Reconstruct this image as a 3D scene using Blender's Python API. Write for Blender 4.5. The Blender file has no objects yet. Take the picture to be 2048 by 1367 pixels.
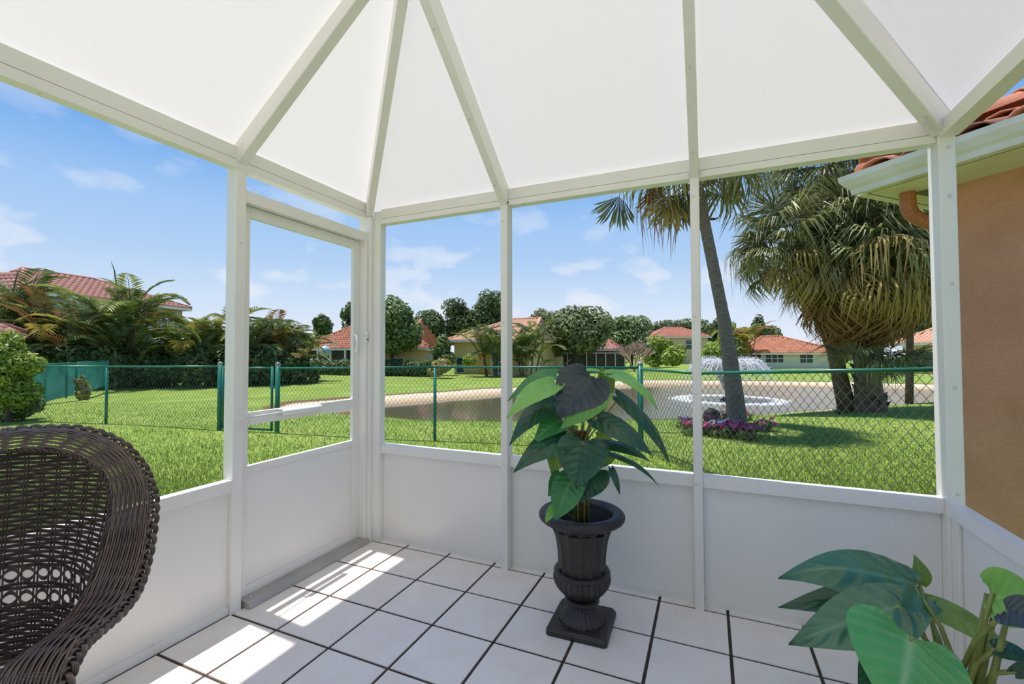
import bpy, bmesh, math, random
import numpy as np
from mathutils import Vector, Matrix
random.seed(7); rng = np.random.default_rng(11)
SC = bpy.context.scene; COL = SC.collection

# ---------------------------------------------------------------- camera
F_PX, YAW, PITCH, ROLL = 899.24, -0.411526, 0.025812, -0.0021075
CAM = np.array([2.303, -2.61387, 1.35418])
def _axes():
    f = np.array([math.sin(YAW)*math.cos(PITCH), math.cos(YAW)*math.cos(PITCH), math.sin(PITCH)])
    r = np.array([math.cos(YAW), -math.sin(YAW), 0.0]); u = np.cross(r, f)
    c, s = math.cos(ROLL), math.sin(ROLL)
    return c*r+s*u, -s*r+c*u, f
RX, RU, RF = _axes()
cam_d = bpy.data.cameras.new('camera'); cam = bpy.data.objects.new('camera', cam_d); COL.objects.link(cam)
cam_d.sensor_width = 36.0; cam_d.lens = F_PX*36.0/2048.0; cam_d.clip_start = 0.05; cam_d.clip_end = 2000
M4 = Matrix.Identity(4)
for i in range(3):
    M4[i][0], M4[i][1], M4[i][2], M4[i][3] = RX[i], RU[i], -RF[i], CAM[i]
cam.matrix_world = M4; SC.camera = cam
def ray(px, py): return RX*((px-1024)/F_PX) - RU*((py-683.5)/F_PX) + RF
def U(px, py, d): return CAM + ray(px, py)*d                       # point of the place at a distance d along the view axis
def Gz(px, py, z):                                                 # point of the place at a height z
    r = ray(px, py); return CAM + r*((z-CAM[2])/r[2])
HR = np.array([math.cos(YAW), -math.sin(YAW), 0.0]); HF = np.array([math.sin(YAW), math.cos(YAW), 0.0])

# ---------------------------------------------------------------- sky, sun, exposure
SC.view_settings.view_transform = 'Standard'; SC.view_settings.look = 'None'
SC.view_settings.exposure = 0.45; SC.view_settings.gamma = 1.0; SC.view_settings.use_curve_mapping = False
try:
    SC.cycles.max_bounces = 8; SC.cycles.diffuse_bounces = 5; SC.cycles.adaptive_threshold = 0.035; SC.cycles.transparent_max_bounces = 16
    SC.cycles.use_denoising = True; SC.cycles.sample_clamp_indirect = 6
except Exception: pass
def srgb(h):
    h = h.lstrip('#'); v = [int(h[i:i+2], 16)/255 for i in (0, 2, 4)]
    return tuple([(c/12.92 if c <= .04045 else ((c+.055)/1.055)**2.4) for c in v]+[1.0])
W = bpy.data.worlds.new('sky'); SC.world = W; W.use_nodes = True
nt = W.node_tree; nt.nodes.clear()
def N(t, kind, **kw):
    n = t.nodes.new(kind)
    for k, v in kw.items():
        if k.startswith('i_'): n.inputs[k[2:].replace('_', ' ')].default_value = v
        else: setattr(n, k, v)
    return n
def ramp(t, stops, interp='LINEAR'):
    n = t.nodes.new('ShaderNodeValToRGB'); e = n.color_ramp; e.interpolation = interp
    while len(e.elements) > 1: e.elements.remove(e.elements[-1])
    e.elements[0].position = stops[0][0]; e.elements[0].color = stops[0][1]
    for p, c in stops[1:]:
        x = e.elements.new(p); x.color = c
    return n
tc = N(nt, 'ShaderNodeTexCoord'); sp = N(nt, 'ShaderNodeSeparateXYZ'); nt.links.new(tc.outputs['Generated'], sp.inputs[0])
grad = ramp(nt, [(0.0, srgb('e9f0fa')), (0.05, srgb('dfeafa')), (0.12, srgb('cadff8')), (0.19, srgb('b2d1f5')), (0.27, srgb('a2c8f4')), (0.33, srgb('8bbaf0')), (0.40, srgb('68a4ea')), (0.6, srgb('5492e2')), (1.0, srgb('4685da'))])
nt.links.new(sp.outputs['Z'], grad.inputs[0])
mp = N(nt, 'ShaderNodeMapping'); mp.inputs['Scale'].default_value = (1, 1, 2.0); mp.inputs['Location'].default_value = (.35, .2, 0); nt.links.new(tc.outputs['Generated'], mp.inputs[0])
cn = N(nt, 'ShaderNodeTexNoise', i_Scale=7.5, i_Detail=5.0, i_Roughness=0.5); nt.links.new(mp.outputs[0], cn.inputs['Vector'])
cr0 = ramp(nt, [(0.54, (0, 0, 0, 1)), (0.62, (.55, .55, .55, 1)), (0.72, (0.85, 0.85, 0.85, 1))]); nt.links.new(cn.outputs[0], cr0.inputs[0])
ch_ = ramp(nt, [(0.0, (1, 1, 1, 1)), (.16, (.8, .8, .8, 1)), (.32, (.3, .3, .3, 1)), (1, (.3, .3, .3, 1))]); nt.links.new(sp.outputs['Z'], ch_.inputs[0])
cr = N(nt, 'ShaderNodeMix', data_type='RGBA', blend_type='MULTIPLY'); cr.inputs['Factor'].default_value = 1; nt.links.new(cr0.outputs[0], cr.inputs['A']); nt.links.new(ch_.outputs[0], cr.inputs['B'])
mx = N(nt, 'ShaderNodeMix', data_type='RGBA'); nt.links.new(cr.outputs['Result'], mx.inputs['Factor'])
nt.links.new(grad.outputs[0], mx.inputs['A']); mx.inputs['B'].default_value = srgb('eef2fa')
bg = N(nt, 'ShaderNodeBackground', i_Strength=0.735); nt.links.new(mx.outputs['Result'], bg.inputs[0])
wo = N(nt, 'ShaderNodeOutputWorld'); nt.links.new(bg.outputs[0], wo.inputs[0])
SUN_DIR = Vector((0.235, -0.015, -1.0)).normalized()
sd = bpy.data.lights.new('sun', 'SUN'); sd.energy = 4.25; sd.angle = math.radians(0.9); sd.color = (1.0, 0.95, 0.88)
sun = bpy.data.objects.new('sun', sd); COL.objects.link(sun)
sun.rotation_euler = SUN_DIR.to_track_quat('-Z', 'Y').to_euler(); sun.location = (-4, 0, 20)

# ---------------------------------------------------------------- materials
MATS = {}
def mat(name, col, rough=.6, col2=None, nscale=8.0, bump=0.0, bscale=60.0, metal=0.0, spec=.5, island=None, trans=0.0, coat=0.0, coord='Object', detail=4.0, stretch=None, sheen=0):
    """Principled surface; col2 mixed in by noise, island = second colour picked per leaf or piece, trans = light let through a leaf"""
    if name in MATS: return MATS[name]
    m = bpy.data.materials.new(name); m.use_nodes = True; t = m.node_tree; t.nodes.clear()
    out = N(t, 'ShaderNodeOutputMaterial'); b = N(t, 'ShaderNodeBsdfPrincipled')
    c1 = srgb(col) if isinstance(col, str) else col
    b.inputs['Base Color'].default_value = c1; b.inputs['Roughness'].default_value = rough
    b.inputs['Metallic'].default_value = metal; b.inputs['Specular IOR Level'].default_value = spec
    b.inputs['Coat Weight'].default_value = coat
    tcn = N(t, 'ShaderNodeTexCoord'); vec = tcn.outputs[coord]
    if stretch:
        mpn = N(t, 'ShaderNodeMapping'); mpn.inputs['Scale'].default_value = stretch; t.links.new(vec, mpn.inputs[0]); vec = mpn.outputs[0]
    colout = None
    if col2:
        nz = N(t, 'ShaderNodeTexNoise', i_Scale=nscale, i_Detail=detail); t.links.new(vec, nz.inputs['Vector'])
        rp = ramp(t, [(.36, (0, 0, 0, 1)), (.66, (1, 1, 1, 1))]); t.links.new(nz.outputs[0], rp.inputs[0])
        mxn = N(t, 'ShaderNodeMix', data_type='RGBA'); t.links.new(rp.outputs[0], mxn.inputs['Factor'])
        mxn.inputs['A'].default_value = c1; mxn.inputs['B'].default_value = srgb(col2); colout = mxn.outputs['Result']
    if island:
        g = N(t, 'ShaderNodeNewGeometry')
        stops = [(0.0, c1)]+[((i+1)/len(island), srgb(h)) for i, h in enumerate(island)]
        rp = ramp(t, stops); t.links.new(g.outputs['Random Per Island'], rp.inputs[0])
        if colout:
            mx2 = N(t, 'ShaderNodeMix', data_type='RGBA'); mx2.inputs['Factor'].default_value = .6
            t.links.new(colout, mx2.inputs['A']); t.links.new(rp.outputs[0], mx2.inputs['B']); colout = mx2.outputs['Result']
        else: colout = rp.outputs[0]
    if colout: t.links.new(colout, b.inputs['Base Color'])
    if bump:
        nb = N(t, 'ShaderNodeTexNoise', i_Scale=bscale, i_Detail=5.0); t.links.new(vec, nb.inputs['Vector'])
        bn = N(t, 'ShaderNodeBump', i_Strength=bump, i_Distance=.02); t.links.new(nb.outputs[0], bn.inputs['Height']); t.links.new(bn.outputs[0], b.inputs['Normal'])
    sh = b.outputs[0]
    if trans:
        tr = N(t, 'ShaderNodeBsdfTranslucent'); tr.inputs[0].default_value = c1
        if colout: t.links.new(colout, tr.inputs[0])
        ms = N(t, 'ShaderNodeMixShader'); ms.inputs[0].default_value = trans
        t.links.new(sh, ms.inputs[1]); t.links.new(tr.outputs[0], ms.inputs[2]); sh = ms.outputs[0]
    t.links.new(sh, out.inputs[0]); MATS[name] = m; return m

# ---------------------------------------------------------------- mesh helpers
class MB:
    def __init__(s): s.v = []; s.f = []
    def add(s, vs, fs):
        o = len(s.v); s.v.extend([tuple(map(float, p)) for p in vs]); s.f.extend([tuple(i+o for i in q) for q in fs]); return s
    def box(s, a, b, c=0.0):
        (x0, y0, z0), (x1, y1, z1) = a, b
        x0, x1 = min(x0, x1), max(x0, x1); y0, y1 = min(y0, y1), max(y0, y1); z0, z1 = min(z0, z1), max(z0, z1)
        return s.bar(((x0+x1)/2, (y0+y1)/2, z0), ((x0+x1)/2, (y0+y1)/2, z1), x1-x0, y1-y0, (1, 0, 0), c)
    def bar(s, p, q, w, h, side=(1, 0, 0), c=0.0):
        """rectangular bar from p to q, w along 'side', h across; c = corner chamfer"""
        p = np.array(p, float); q = np.array(q, float); d = q-p; d /= np.linalg.norm(d)
        a = np.array(side, float); a -= d*(a@d); a /= np.linalg.norm(a); b = np.cross(d, a)
        w, h = w/2, h/2; c = min(c, w*.9, h*.9)
        if c <= 0: prof = [(-w, -h), (w, -h), (w, h), (-w, h)]
        else: prof = [(-w+c, -h), (w-c, -h), (w, -h+c), (w, h-c), (w-c, h), (-w+c, h), (-w, h-c), (-w, -h+c)]
        n = len(prof); vs = [p+a*i+b*j for i, j in prof]+[q+a*i+b*j for i, j in prof]
        fs = [(i, (i+1) % n, n+(i+1) % n, n+i) for i in range(n)]+[tuple(range(n-1, -1, -1)), tuple(range(n, 2*n))]
        return s.add(vs, fs)
    def prism(s, poly, off):
        n = len(poly); off = np.array(off, float); vs = [np.array(p, float) for p in poly]+[np.array(p, float)+off for p in poly]
        return s.add(vs, [tuple(range(n-1, -1, -1)), tuple(range(n, 2*n))]+[(i, (i+1) % n, n+(i+1) % n, n+i) for i in range(n)])
    def tube(s, pts, r, k=6, cap=True):
        pts = np.array(pts, float); n = len(pts); rs = np.broadcast_to(np.array(r, float), (n,))
        t = np.gradient(pts, axis=0); t /= np.linalg.norm(t, axis=1)[:, None]+1e-12
        a = np.cross(t[0], (0, 0, 1.0)); a = np.cross(t[0], (1.0, 0, 0)) if np.linalg.norm(a) < 1e-3 else a; a /= np.linalg.norm(a)
        vs = []
        for i in range(n):
            a = a-t[i]*(a@t[i]); a /= np.linalg.norm(a)+1e-12; b = np.cross(t[i], a)
            for j in range(k):
                g = 2*math.pi*j/k; vs.append(pts[i]+rs[i]*(a*math.cos(g)+b*math.sin(g)))
        fs = [(i*k+j, i*k+(j+1) % k, (i+1)*k+(j+1) % k, (i+1)*k+j) for i in range(n-1) for j in range(k)]
        if cap: fs += [tuple(range(k-1, -1, -1)), tuple(range((n-1)*k, n*k))]
        return s.add(vs, fs)
    def lathe(s, prof, c=(0, 0, 0), k=48, flute=None, close=False):
        """prof = (r, z) list; flute(r, z, angle) may change the radius"""
        vs = []; c = np.array(c, float)
        for r, z in prof:
            for j in range(k):
                g = 2*math.pi*j/k; rr = flute(r, z, g) if flute else r
                vs.append(c+[rr*math.cos(g), rr*math.sin(g), z])
        n = len(prof); fs = [(i*k+j, i*k+(j+1) % k, (i+1)*k+(j+1) % k, (i+1)*k+j) for i in range(n-1) for j in range(k)]
        if close: fs += [tuple(range(k-1, -1, -1)), tuple(range((n-1)*k, n*k))]
        return s.add(vs, fs)
    def ball(s, c, r, k=8, m=5, sc=(1, 1, 1)):
        c = np.array(c, float); vs = [c+np.array([0, 0, r*sc[2]])]
        for i in range(1, m):
            a = math.pi*i/m
            for j in range(k):
                g = 2*math.pi*j/k; vs.append(c+np.array([r*sc[0]*math.sin(a)*math.cos(g), r*sc[1]*math.sin(a)*math.sin(g), r*sc[2]*math.cos(a)]))
        vs.append(c-np.array([0, 0, r*sc[2]])); e = len(vs)-1
        fs = [(0, 1+j, 1+(j+1) % k) for j in range(k)]
        fs += [(1+i*k+j, 1+(i+1)*k+j, 1+(i+1)*k+(j+1) % k, 1+i*k+(j+1) % k) for i in range(m-2) for j in range(k)]
        fs += [(e, 1+(m-2)*k+(j+1) % k, 1+(m-2)*k+j) for j in range(k)]
        return s.add(vs, fs)
    def mesh(s, name, origin=(0, 0, 0), smooth=False):
        me = bpy.data.meshes.new(name); o = np.array(origin, float)
        if s.v: me.from_pydata((np.array(s.v)-o).tolist(), [], s.f)
        if smooth: me.polygons.foreach_set('use_smooth', [True]*len(me.polygons))
        me.update(); return me
    def build(s, name, m, parent=None, smooth=False, **tags):
        o = wloc(parent); me = s.mesh(name, o, smooth)
        if m: me.materials.append(m)
        ob = bpy.data.objects.new(name, me); COL.objects.link(ob); ob.parent = parent
        return tag(ob, **tags)
def wloc(ob):
    p = np.zeros(3)
    while ob is not None: p += np.array(ob.location); ob = ob.parent
    return p
def tag(ob, label=None, cat=None, group=None, kind=None):
    if label: ob['label'] = label
    if cat: ob['category'] = cat
    if group: ob['group'] = group
    if kind: ob['kind'] = kind
    return ob
def empty(name, loc, **tags):
    o = bpy.data.objects.new(name, None); o.empty_display_size = .1; COL.objects.link(o); o.location = tuple(map(float, loc)); return tag(o, **tags)
def place(me, name, parent, mw, **tags):
    """a shared mesh placed by a world matrix under a parent that is only translated"""
    o = bpy.data.objects.new(name, me); COL.objects.link(o); o.parent = parent
    o.matrix_local = Matrix.Translation(Vector(-wloc(parent))) @ mw; return tag(o, **tags)
def fast_mesh(name, V, Fq, m, parent=None, smooth=False, **tags):
    """large meshes from numpy arrays (faces all of one size)"""
    V = np.asarray(V, np.float32)-wloc(parent).astype(np.float32); Fq = np.asarray(Fq, np.int32); k = Fq.shape[1]
    me = bpy.data.meshes.new(name); me.vertices.add(len(V)); me.vertices.foreach_set('co', V.ravel())
    me.loops.add(Fq.size); me.loops.foreach_set('vertex_index', Fq.ravel())
    me.polygons.add(len(Fq)); me.polygons.foreach_set('loop_start', np.arange(0, Fq.size, k, dtype=np.int32))
    if smooth: me.polygons.foreach_set('use_smooth', np.ones(len(Fq), bool))
    me.update(calc_edges=True); me.validate()
    if m: me.materials.append(m)
    ob = bpy.data.objects.new(name, me); COL.objects.link(ob); ob.parent = parent; return tag(ob, **tags)
def basis(x, y, z, o):
    m = Matrix.Identity(4)
    for i in range(3): m[i][0], m[i][1], m[i][2], m[i][3] = float(x[i]), float(y[i]), float(z[i]), float(o[i])
    return m
def nrm(v): v = np.array(v, float); return v/(np.linalg.norm(v)+1e-12)
def smooth01(x): x = np.clip(x, 0, 1); return x*x*(3-2*x)

# materials of the enclosure
WHITE = mat('white_aluminium', 'f3efe9', .38, 'eeeae4', 3.0)
PANEL = mat('white_panel', 'f3efe9', .28, 'efebe5', 1.5)
SCREW = mat('screw_metal', 'd9d9d6', .35, metal=.2)
TILE = mat('tile_glaze', 'f9f0e7', .34, 'f5e8de', 6.0, bump=.05, bscale=220)
GROUT = mat('grout', '4e3c32', .9, '382b24', 20)

# ---------------------------------------------------------------- floor
T = 0.34
floor = MB().box((-.07, -6.2, -.16), (3.34, .1, -.004)).build('floor', GROUT, kind='structure', label='tiled patio floor with dark grout')  # unseen rear end lengthened past the roof to bounce sunlight inside
for i in range(-1, 10):
    for j in range(-1, 18):
        x0, x1 = max(i*T, -.065)+.0048, min((i+1)*T, 3.335)-.0048; y1, y0 = min(-j*T, .095)-.0048, -(j+1)*T+.0048
        if x1-x0 < .02 or y1-y0 < .02: continue
        b = MB(); h = .0; dx = .003
        b.add([(x0, y0, -.012), (x1, y0, -.012), (x1, y1, -.012), (x0, y1, -.012), (x0+dx, y0+dx, h), (x1-dx, y0+dx, h), (x1-dx, y1-dx, h), (x0+dx, y1-dx, h)],
              [(4, 5, 6, 7), (0, 1, 5, 4), (1, 2, 6, 5), (2, 3, 7, 6), (3, 0, 4, 7)])
        b.build('tile', TILE, floor)

# unseen pale slab and wall, added behind the viewer to bounce light in
BOUNCE = mat('bounce_slab_pale', 'e9e4dc', .6, 'ded8ce', 3.0); MB().box((-3.2, -7.0, -.16), (-.075, -4.45, -.005)).build('bounce_slab', BOUNCE, kind='structure', label='added pale slab behind the patio, bouncing sunlight')
MB().box((-3.2, -7.25, -.2), (6.5, -7.0, 3.2)).build('bounce_wall', mat('bounce_wall_pale', 'eee4d8', .85, 'e6dacb', 3.0), kind='structure', label='added pale wall behind the viewer, bouncing light')
# ---------------------------------------------------------------- enclosure walls
def screws(parent, pts, n, r=.006):
    for p in pts:
        n_ = nrm(n); p = np.array(p, float); b = MB(); b.tube([p-n_*.001, p+n_*.0035, p+n_*.005], [r, r, r*.4], 8); b.build('screw', SCREW, parent)
wl = empty('wall_left', (0, 0, 0), kind='structure', label='white aluminium frame wall with door, left side')
wb = empty('wall_back', (1.6, 0, 0), kind='structure', label='white aluminium frame wall facing the pond')
wr = empty('wall_right', (3.27, 0, 0), kind='structure', label='white aluminium frame wall beside the stucco house')
C = .003
def bx(a, b, name, parent, m=None, c=C): return MB().box(a, b, c).build(name, m or WHITE, parent)
# left wall: corner post, door jamb post, nearer posts behind the chair
ZL0, ZL1 = 2.345, 2.46
p1 = bx((-.06, -1.03, 0), (.017, -.972, ZL0+.06), 'post', wl)
pc = bx((-.06, -.032, 0), (.05, .062, 2.36), 'post', wl)
bx((-.06, -2.55, 0), (.017, -2.49, ZL0+.06), 'post', wl); bx((-.06, -4.3, 0), (.017, -4.24, ZL0+.06), 'post', wl)
screws(p1, [(.017, -1.003, 1.95), (.017, -1.003, 1.4)], (1, 0, 0), .004); screws(pc, [(.05, -.01, .06)], (1, 0, 0), .004)
for y0, y1 in ((-1.03, -.032), (-2.55, -1.03), (-4.3, -2.55)):
    bm_ = bx((-.04, y0, ZL0+.047), (.0165, y1, ZL1), 'top_beam', wl); bx((-.04, y0, ZL0), (.0185, y1, ZL0+.0435), 'beam_channel', bm_)
    screws(bm_, [(-.012, y0+.08, ZL0), (-.012, (y0+y1)/2, ZL0)], (0, 0, -1), .005)
for y0, y1 in ((-2.49, -1.03), (-4.24, -2.55)):
    bx((-.035, y0, .634), (.017, y1, .696), 'top_rail', wl); bx((-.018, y0, .04), (-.012, y1, .64), 'kick_panel', wl, PANEL)
    tr = bx((-.05, y0, 0), (.0, y1, .042), 'base_track', wl); screws(tr, [(-.012, y1-.35, .042), (-.012, y1-.75, .042)], (0, 0, 1), .009)
def bracket(parent, x, y, axis, s):
    """L bracket on the base track: foot along the track, upright against the post"""
    b = MB()
    if axis == 'y': b.box((-.045, y, .042), (-.004, y+s*.075, .046)); b.box((-.045, y, .042), (-.004, y+s*.004, .1))
    else: b.box((x, .048, .042), (x+s*.075, .086, .046)); b.box((x, .048, .042), (x+s*.004, .086, .1))
    o = b.build('bracket', WHITE, parent)
    for k in (.025, .055):
        c = (-.022, y+s*k, .046) if axis == 'y' else (x+s*k, .066, .046)
        MB().tube([c, (c[0], c[1], .05), (c[0], c[1], .052)], [.009, .009, .004], 8).build('bolt', WHITE, o)
    c = (-.022, y+s*.005, .08) if axis == 'y' else (x+s*.005, .066, .08)
    MB().ball(c, .006, 6, 4).build('bolt', WHITE, o)
bracket(wl, 0, -1.03, 'y', -1)
# back wall
XS = [(1.09, 1.137), (2.222, 2.268)]
for x0, x1 in XS:
    po = bx((x0, -.017, 0), (x1, .068, 2.33), 'post', wb, c=.004)
    screws(po, [((x0+x1)/2-.006, -.017, z) for z in (.055, .66, 1.14, 1.55, 2.2)], (0, -1, 0))
    screws(po, [(x1, .01, 2.26), (x1, .03, 2.2)], (1, 0, 0), .004)
bx((.05, .0, 0), (.113, .062, 2.40), 'post', wb)
p4a = bx((3.262, -.017, 0), (3.322, .096, 2.36), 'post', wb)
screws(p4a, [(3.295, -.017, z) for z in (.6, .735, 1.2, 1.66, 2.05, 2.27)], (0, -1, 0), .008)
for x0, x1 in ((.113, 1.09), (1.137, 2.222), (2.268, 3.262)):
    bm_ = bx((x0, .002, 2.345), (x1, .06, 2.412), 'top_beam', wb); bx((x0, .0, 2.305), (x1, .062, 2.3415), 'beam_channel', bm_)
    screws(bm_, [(x0+.1, .03, 2.305)], (0, 0, -1), .005)
    bx((x0, .014, .636), (x1, .07, .700), 'top_rail', wb); bx((x0, .05, .04), (x1, .056, .64), 'kick_panel', wb, PANEL)
    tr = bx((x0, .045, 0), (x1, .09, .042), 'base_track', wb); screws(tr, [((x0+x1)/2-.05, .066, .042)], (0, 0, 1), .009)
    bracket(wb, x0, 0, 'x', 1); bracket(wb, x1, 0, 'x', -1)
# right wall
bx((3.264, -2.4, .632), (3.32, -.017, .69), 'top_rail', wr); bx((3.285, -2.4, .04), (3.291, -.017, .64), 'kick_panel', wr, PANEL); bx((3.272, -2.4, 0), (3.32, -.017, .042), 'base_track', wr)
bx((3.264, -2.5, 2.318), (3.33, -.017, 2.385), 'top_beam', wr); bx((3.262, -2.46, 0), (3.35, -2.4, 2.36), 'post', wr)
bx((3.27, -.075, .05), (3.285, -.017, .63), 'panel_batten', wr)

# ---------------------------------------------------------------- roof frame and sheets
SL = .77; ZR = 2.318
ceil = empty('ceiling', (1.6, -1.5, 2.4), kind='structure', label='white translucent hip roof over the patio')
RD = .118
def rafter(p, q, w, name='rafter'):
    p = np.array(p, float); q = np.array(q, float); d = nrm(q-p); side = nrm(np.cross(d, (0, 0, 1.0))); up = np.cross(side, d)
    o = up*RD/2; b = MB().bar(p+o, q+o, w, RD, side, .003)
    g = MB().bar(p+up*.03-d*0, q+up*.03, w+.003, .0025, side).build
    ob = b.build(name, WHITE, ceil); return ob
ra = rafter((.0, -1.001, 2.36-.017*0), (1.02, -1.001, 2.36+1.02*SL), .056)
rb = rafter((1.1135, -.017, ZR-.02), (1.1135, -1.14, ZR-.02+1.12*.785), .047); rc = rafter((2.245, -.017, ZR-.02), (2.245, -1.0, ZR-.02+.98*.785), .046)
hipL = rafter((.015, -.01, 2.35), (1.72, -1.55, 2.35+1.62*SL), .05, 'hip_rafter'); hipR = rafter((3.262, -.02, 2.33), (1.64, -1.64, 2.33+1.62*SL), .056, 'hip_rafter')
rafter((.0, -2.52, 2.36), (1.64, -2.52, 2.36+1.64*SL), .056); rafter((3.28, -2.52, 2.34), (1.64, -2.52, 2.34+1.64*SL), .056)
rafter((1.64, -1.6, 3.60), (1.64, -4.3, 3.60), .06, 'ridge_beam')
rafter((.0, -4.27, 2.36), (1.64, -4.27, 2.36+1.64*SL), .056)
for ob, x in ((rb, 1.1135-.0), (rc, 2.245)):
    for k in (.12, .45, .8):
        screws(ob, [(x-.004, -.017-k, ZR-.02+k*SL-.001)], (0, -.6, -.78), .006)
# clip plates where rafters meet the beams
for y, s in ((-1.030, -1),):
    MB().prism([(.012, y-.002, 2.37), (.045, y-.002, 2.41), (.06, y-.002, 2.47), (.02, y-.002, 2.475), (.012, y-.002, 2.45)], (0, .003, 0)).build('clip_plate', WHITE, ra)
MB().prism([(.058, -.075, 2.355), (.10, -.1, 2.40), (.10, -.1, 2.435), (.06, -.075, 2.44)], (-.003, -.003, 0)).build('clip_plate', WHITE, hipL)
MB().prism([(3.245, -.05, 2.325), (3.19, -.105, 2.36), (3.19, -.105, 2.46), (3.245, -.05, 2.43)], (-.003, -.003, 0)).build('clip_plate', WHITE, hipR)
ROOF = bpy.data.materials.new('translucent_roof_sheet'); ROOF.use_nodes = True; t = ROOF.node_tree; t.nodes.clear()
o_ = N(t, 'ShaderNodeOutputMaterial'); df = N(t, 'ShaderNodeBsdfDiffuse'); df.inputs[0].default_value = (.84, .835, .83, 1); tl = N(t, 'ShaderNodeBsdfTranslucent'); tl.inputs[0].default_value = (.93, .86, .80, 1)
ms = N(t, 'ShaderNodeMixShader'); ms.inputs[0].default_value = .33; t.links.new(df.outputs[0], ms.inputs[1]); t.links.new(tl.outputs[0], ms.inputs[2]); t.links.new(ms.outputs[0], o_.inputs[0])
def sheet(poly): MB().add(poly, [tuple(range(len(poly)))]).build('roof_panel', ROOF, ceil)   # thin translucent film
KV = RD*math.sqrt(1+SL*SL)   # vertical height of a rafter: the sheets lie on top
zb = ZR-.02+.017*0+KV; zl = 2.36+KV; zr = 2.33+KV
def zrl(x): return zl+x*SL
def zbk(y): return zb+(-y-.017)*SL
A = [(0, -.0), (1.64, -1.64), (3.29, .0)]
hipz = lambda k: 2.35+KV*.86+k*SL
E0, E1, AP = np.array([-.04, .04, hipz(-.04)]), np.array([3.31, .05, 2.33+KV*.86-.04*SL]), np.array([1.70, -1.58, hipz(1.62)-.01])
F0, F1 = np.array([-.05, .06, 2.40]), np.array([3.33, .06, 2.395])
def lerp(a, b, k): return a+(b-a)*k
def onhipL(k): return lerp(E0, AP, k)
def onhipR(k): return lerp(E1, AP, k)
kx = lambda x: (x+.04)/1.68
r2 = (3.31-2.245)/1.67
b1, b2 = lerp(F0, F1, (1.1135+.05)/3.38), lerp(F0, F1, (2.245+.05)/3.38)
L1, L2, L3 = np.array([-.04, -1.001, E0[2]]), np.array([-.04, -2.52, E0[2]]), np.array([-.04, -4.3, E0[2]])
R2, R3 = np.array([3.31, -2.52, E1[2]]), np.array([3.31, -4.3, E1[2]]); AP2, AP3 = np.array([1.64, -2.52, AP[2]]), np.array([1.64, -4.3, AP[2]])
sheet([F0, b1, onhipL(kx(1.1135))]); sheet([b1, b2, onhipR(r2), AP, onhipL(kx(1.1135))]); sheet([b2, F1, onhipR(r2)])
sheet([E0, onhipL(kx(1.0)), L1]); sheet([L1, onhipL(kx(1.0)), AP, AP2, L2]); sheet([E1, R2, AP2, AP]); sheet([L2, AP2, AP3, L3]); sheet([R2, R3, AP3, AP2])

# ---------------------------------------------------------------- screen door
dr = empty('door_1', (-.045, -.5, 0), kind='structure', label='white aluminium screen door with closer and kick panel')
XD0, XD1 = -.058, -.03
bx((-.06, -.972, 2.18), (.015, -.032, 2.244), 'top_rail', wl)
st = bx((XD0, -.115, .02), (XD1, -.055, 2.175), 'stile', dr); bx((XD0, -.972, .02), (XD1, -.912, 2.175), 'stile', dr)
bx((-.06, -.055, .0), (.03, -.032, 2.18), 'jamb', dr); bx((-.06, -.972, 0), (-.03, -.955, 2.18), 'jamb', dr)
for z0, z1 in ((2.115, 2.175), (.962, 1.032), (.70, .738), (.02, .085)):
    rl = bx((XD0, -.912, z0), (XD1, -.115, z1), 'rail', dr)
bx((XD0+.01, -.912, .08), (XD0+.015, -.115, .71), 'kick_panel', dr, PANEL)
cl = MB().tube([(XD1+.03, -.72, 1.012), (XD1+.03, -.71, 1.012), (XD1+.03, -.44, 1.012), (XD1+.03, -.425, 1.012)], [.014, .019, .019, .006], 12).build('closer', mat('closer_white', 'f0f0f0', .25), dr, True)
MB().tube([(.022, -.985, 1.012), (XD1+.03, -.72, 1.012)], .005, 8).build('rod', SCREW, cl)
MB().box((.014, -1.01, .992), (.022, -.975, 1.032)).box((.018, -1.0, 1.005), (.032, -.972, 1.018)).build('bracket', WHITE, cl)
MB().box((XD1, -.735, .995), (XD1+.03, -.72, 1.03)).box((XD1, -.45, .995), (XD1+.02, -.44, 1.03)).build('bracket', SCREW, cl)
hb = MB().tube([(XD1+.0, -.105, 1.50), (XD1+.028, -.112, 1.48), (XD1+.034, -.112, 1.43), (XD1+.028, -.112, 1.38), (XD1, -.105, 1.36)], .009, 8).build('handle', mat('latch_white', 'eeeeee', .3), dr, True)
lt = MB().box((.03, -.062, 1.44), (.042, -.036, 1.50)).box((.03, -.062, 1.5), (.052, -.046, 1.515)).build('latch', MATS['latch_white'], dr)
MB().box((.041, -.058, 1.452), (.044, -.05, 1.462)).box((.041, -.047, 1.455), (.044, -.041, 1.463)).build('keeper_slot', mat('dark_slot', '333333', .6), lt)
# threshold: rounded aluminium sill
prof = [(-.05, 0), (.062, 0), (.06, .012), (.05, .025), (.03, .034), (.0, .036), (-.05, .036)]
ts = MB().prism([(x, -.955, z) for x, z in prof][::-1], (0, .925, 0)).build('trim_1', mat('sill_metal', 'bdb8b0', .4, 'b0aaa2', 5, metal=.3), kind='structure', label='rounded aluminium sill under the screen door')
screws(ts, [(.0, y, .036) for y in (-.91, -.5, -.1)], (0, 0, 1), .007)
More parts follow.
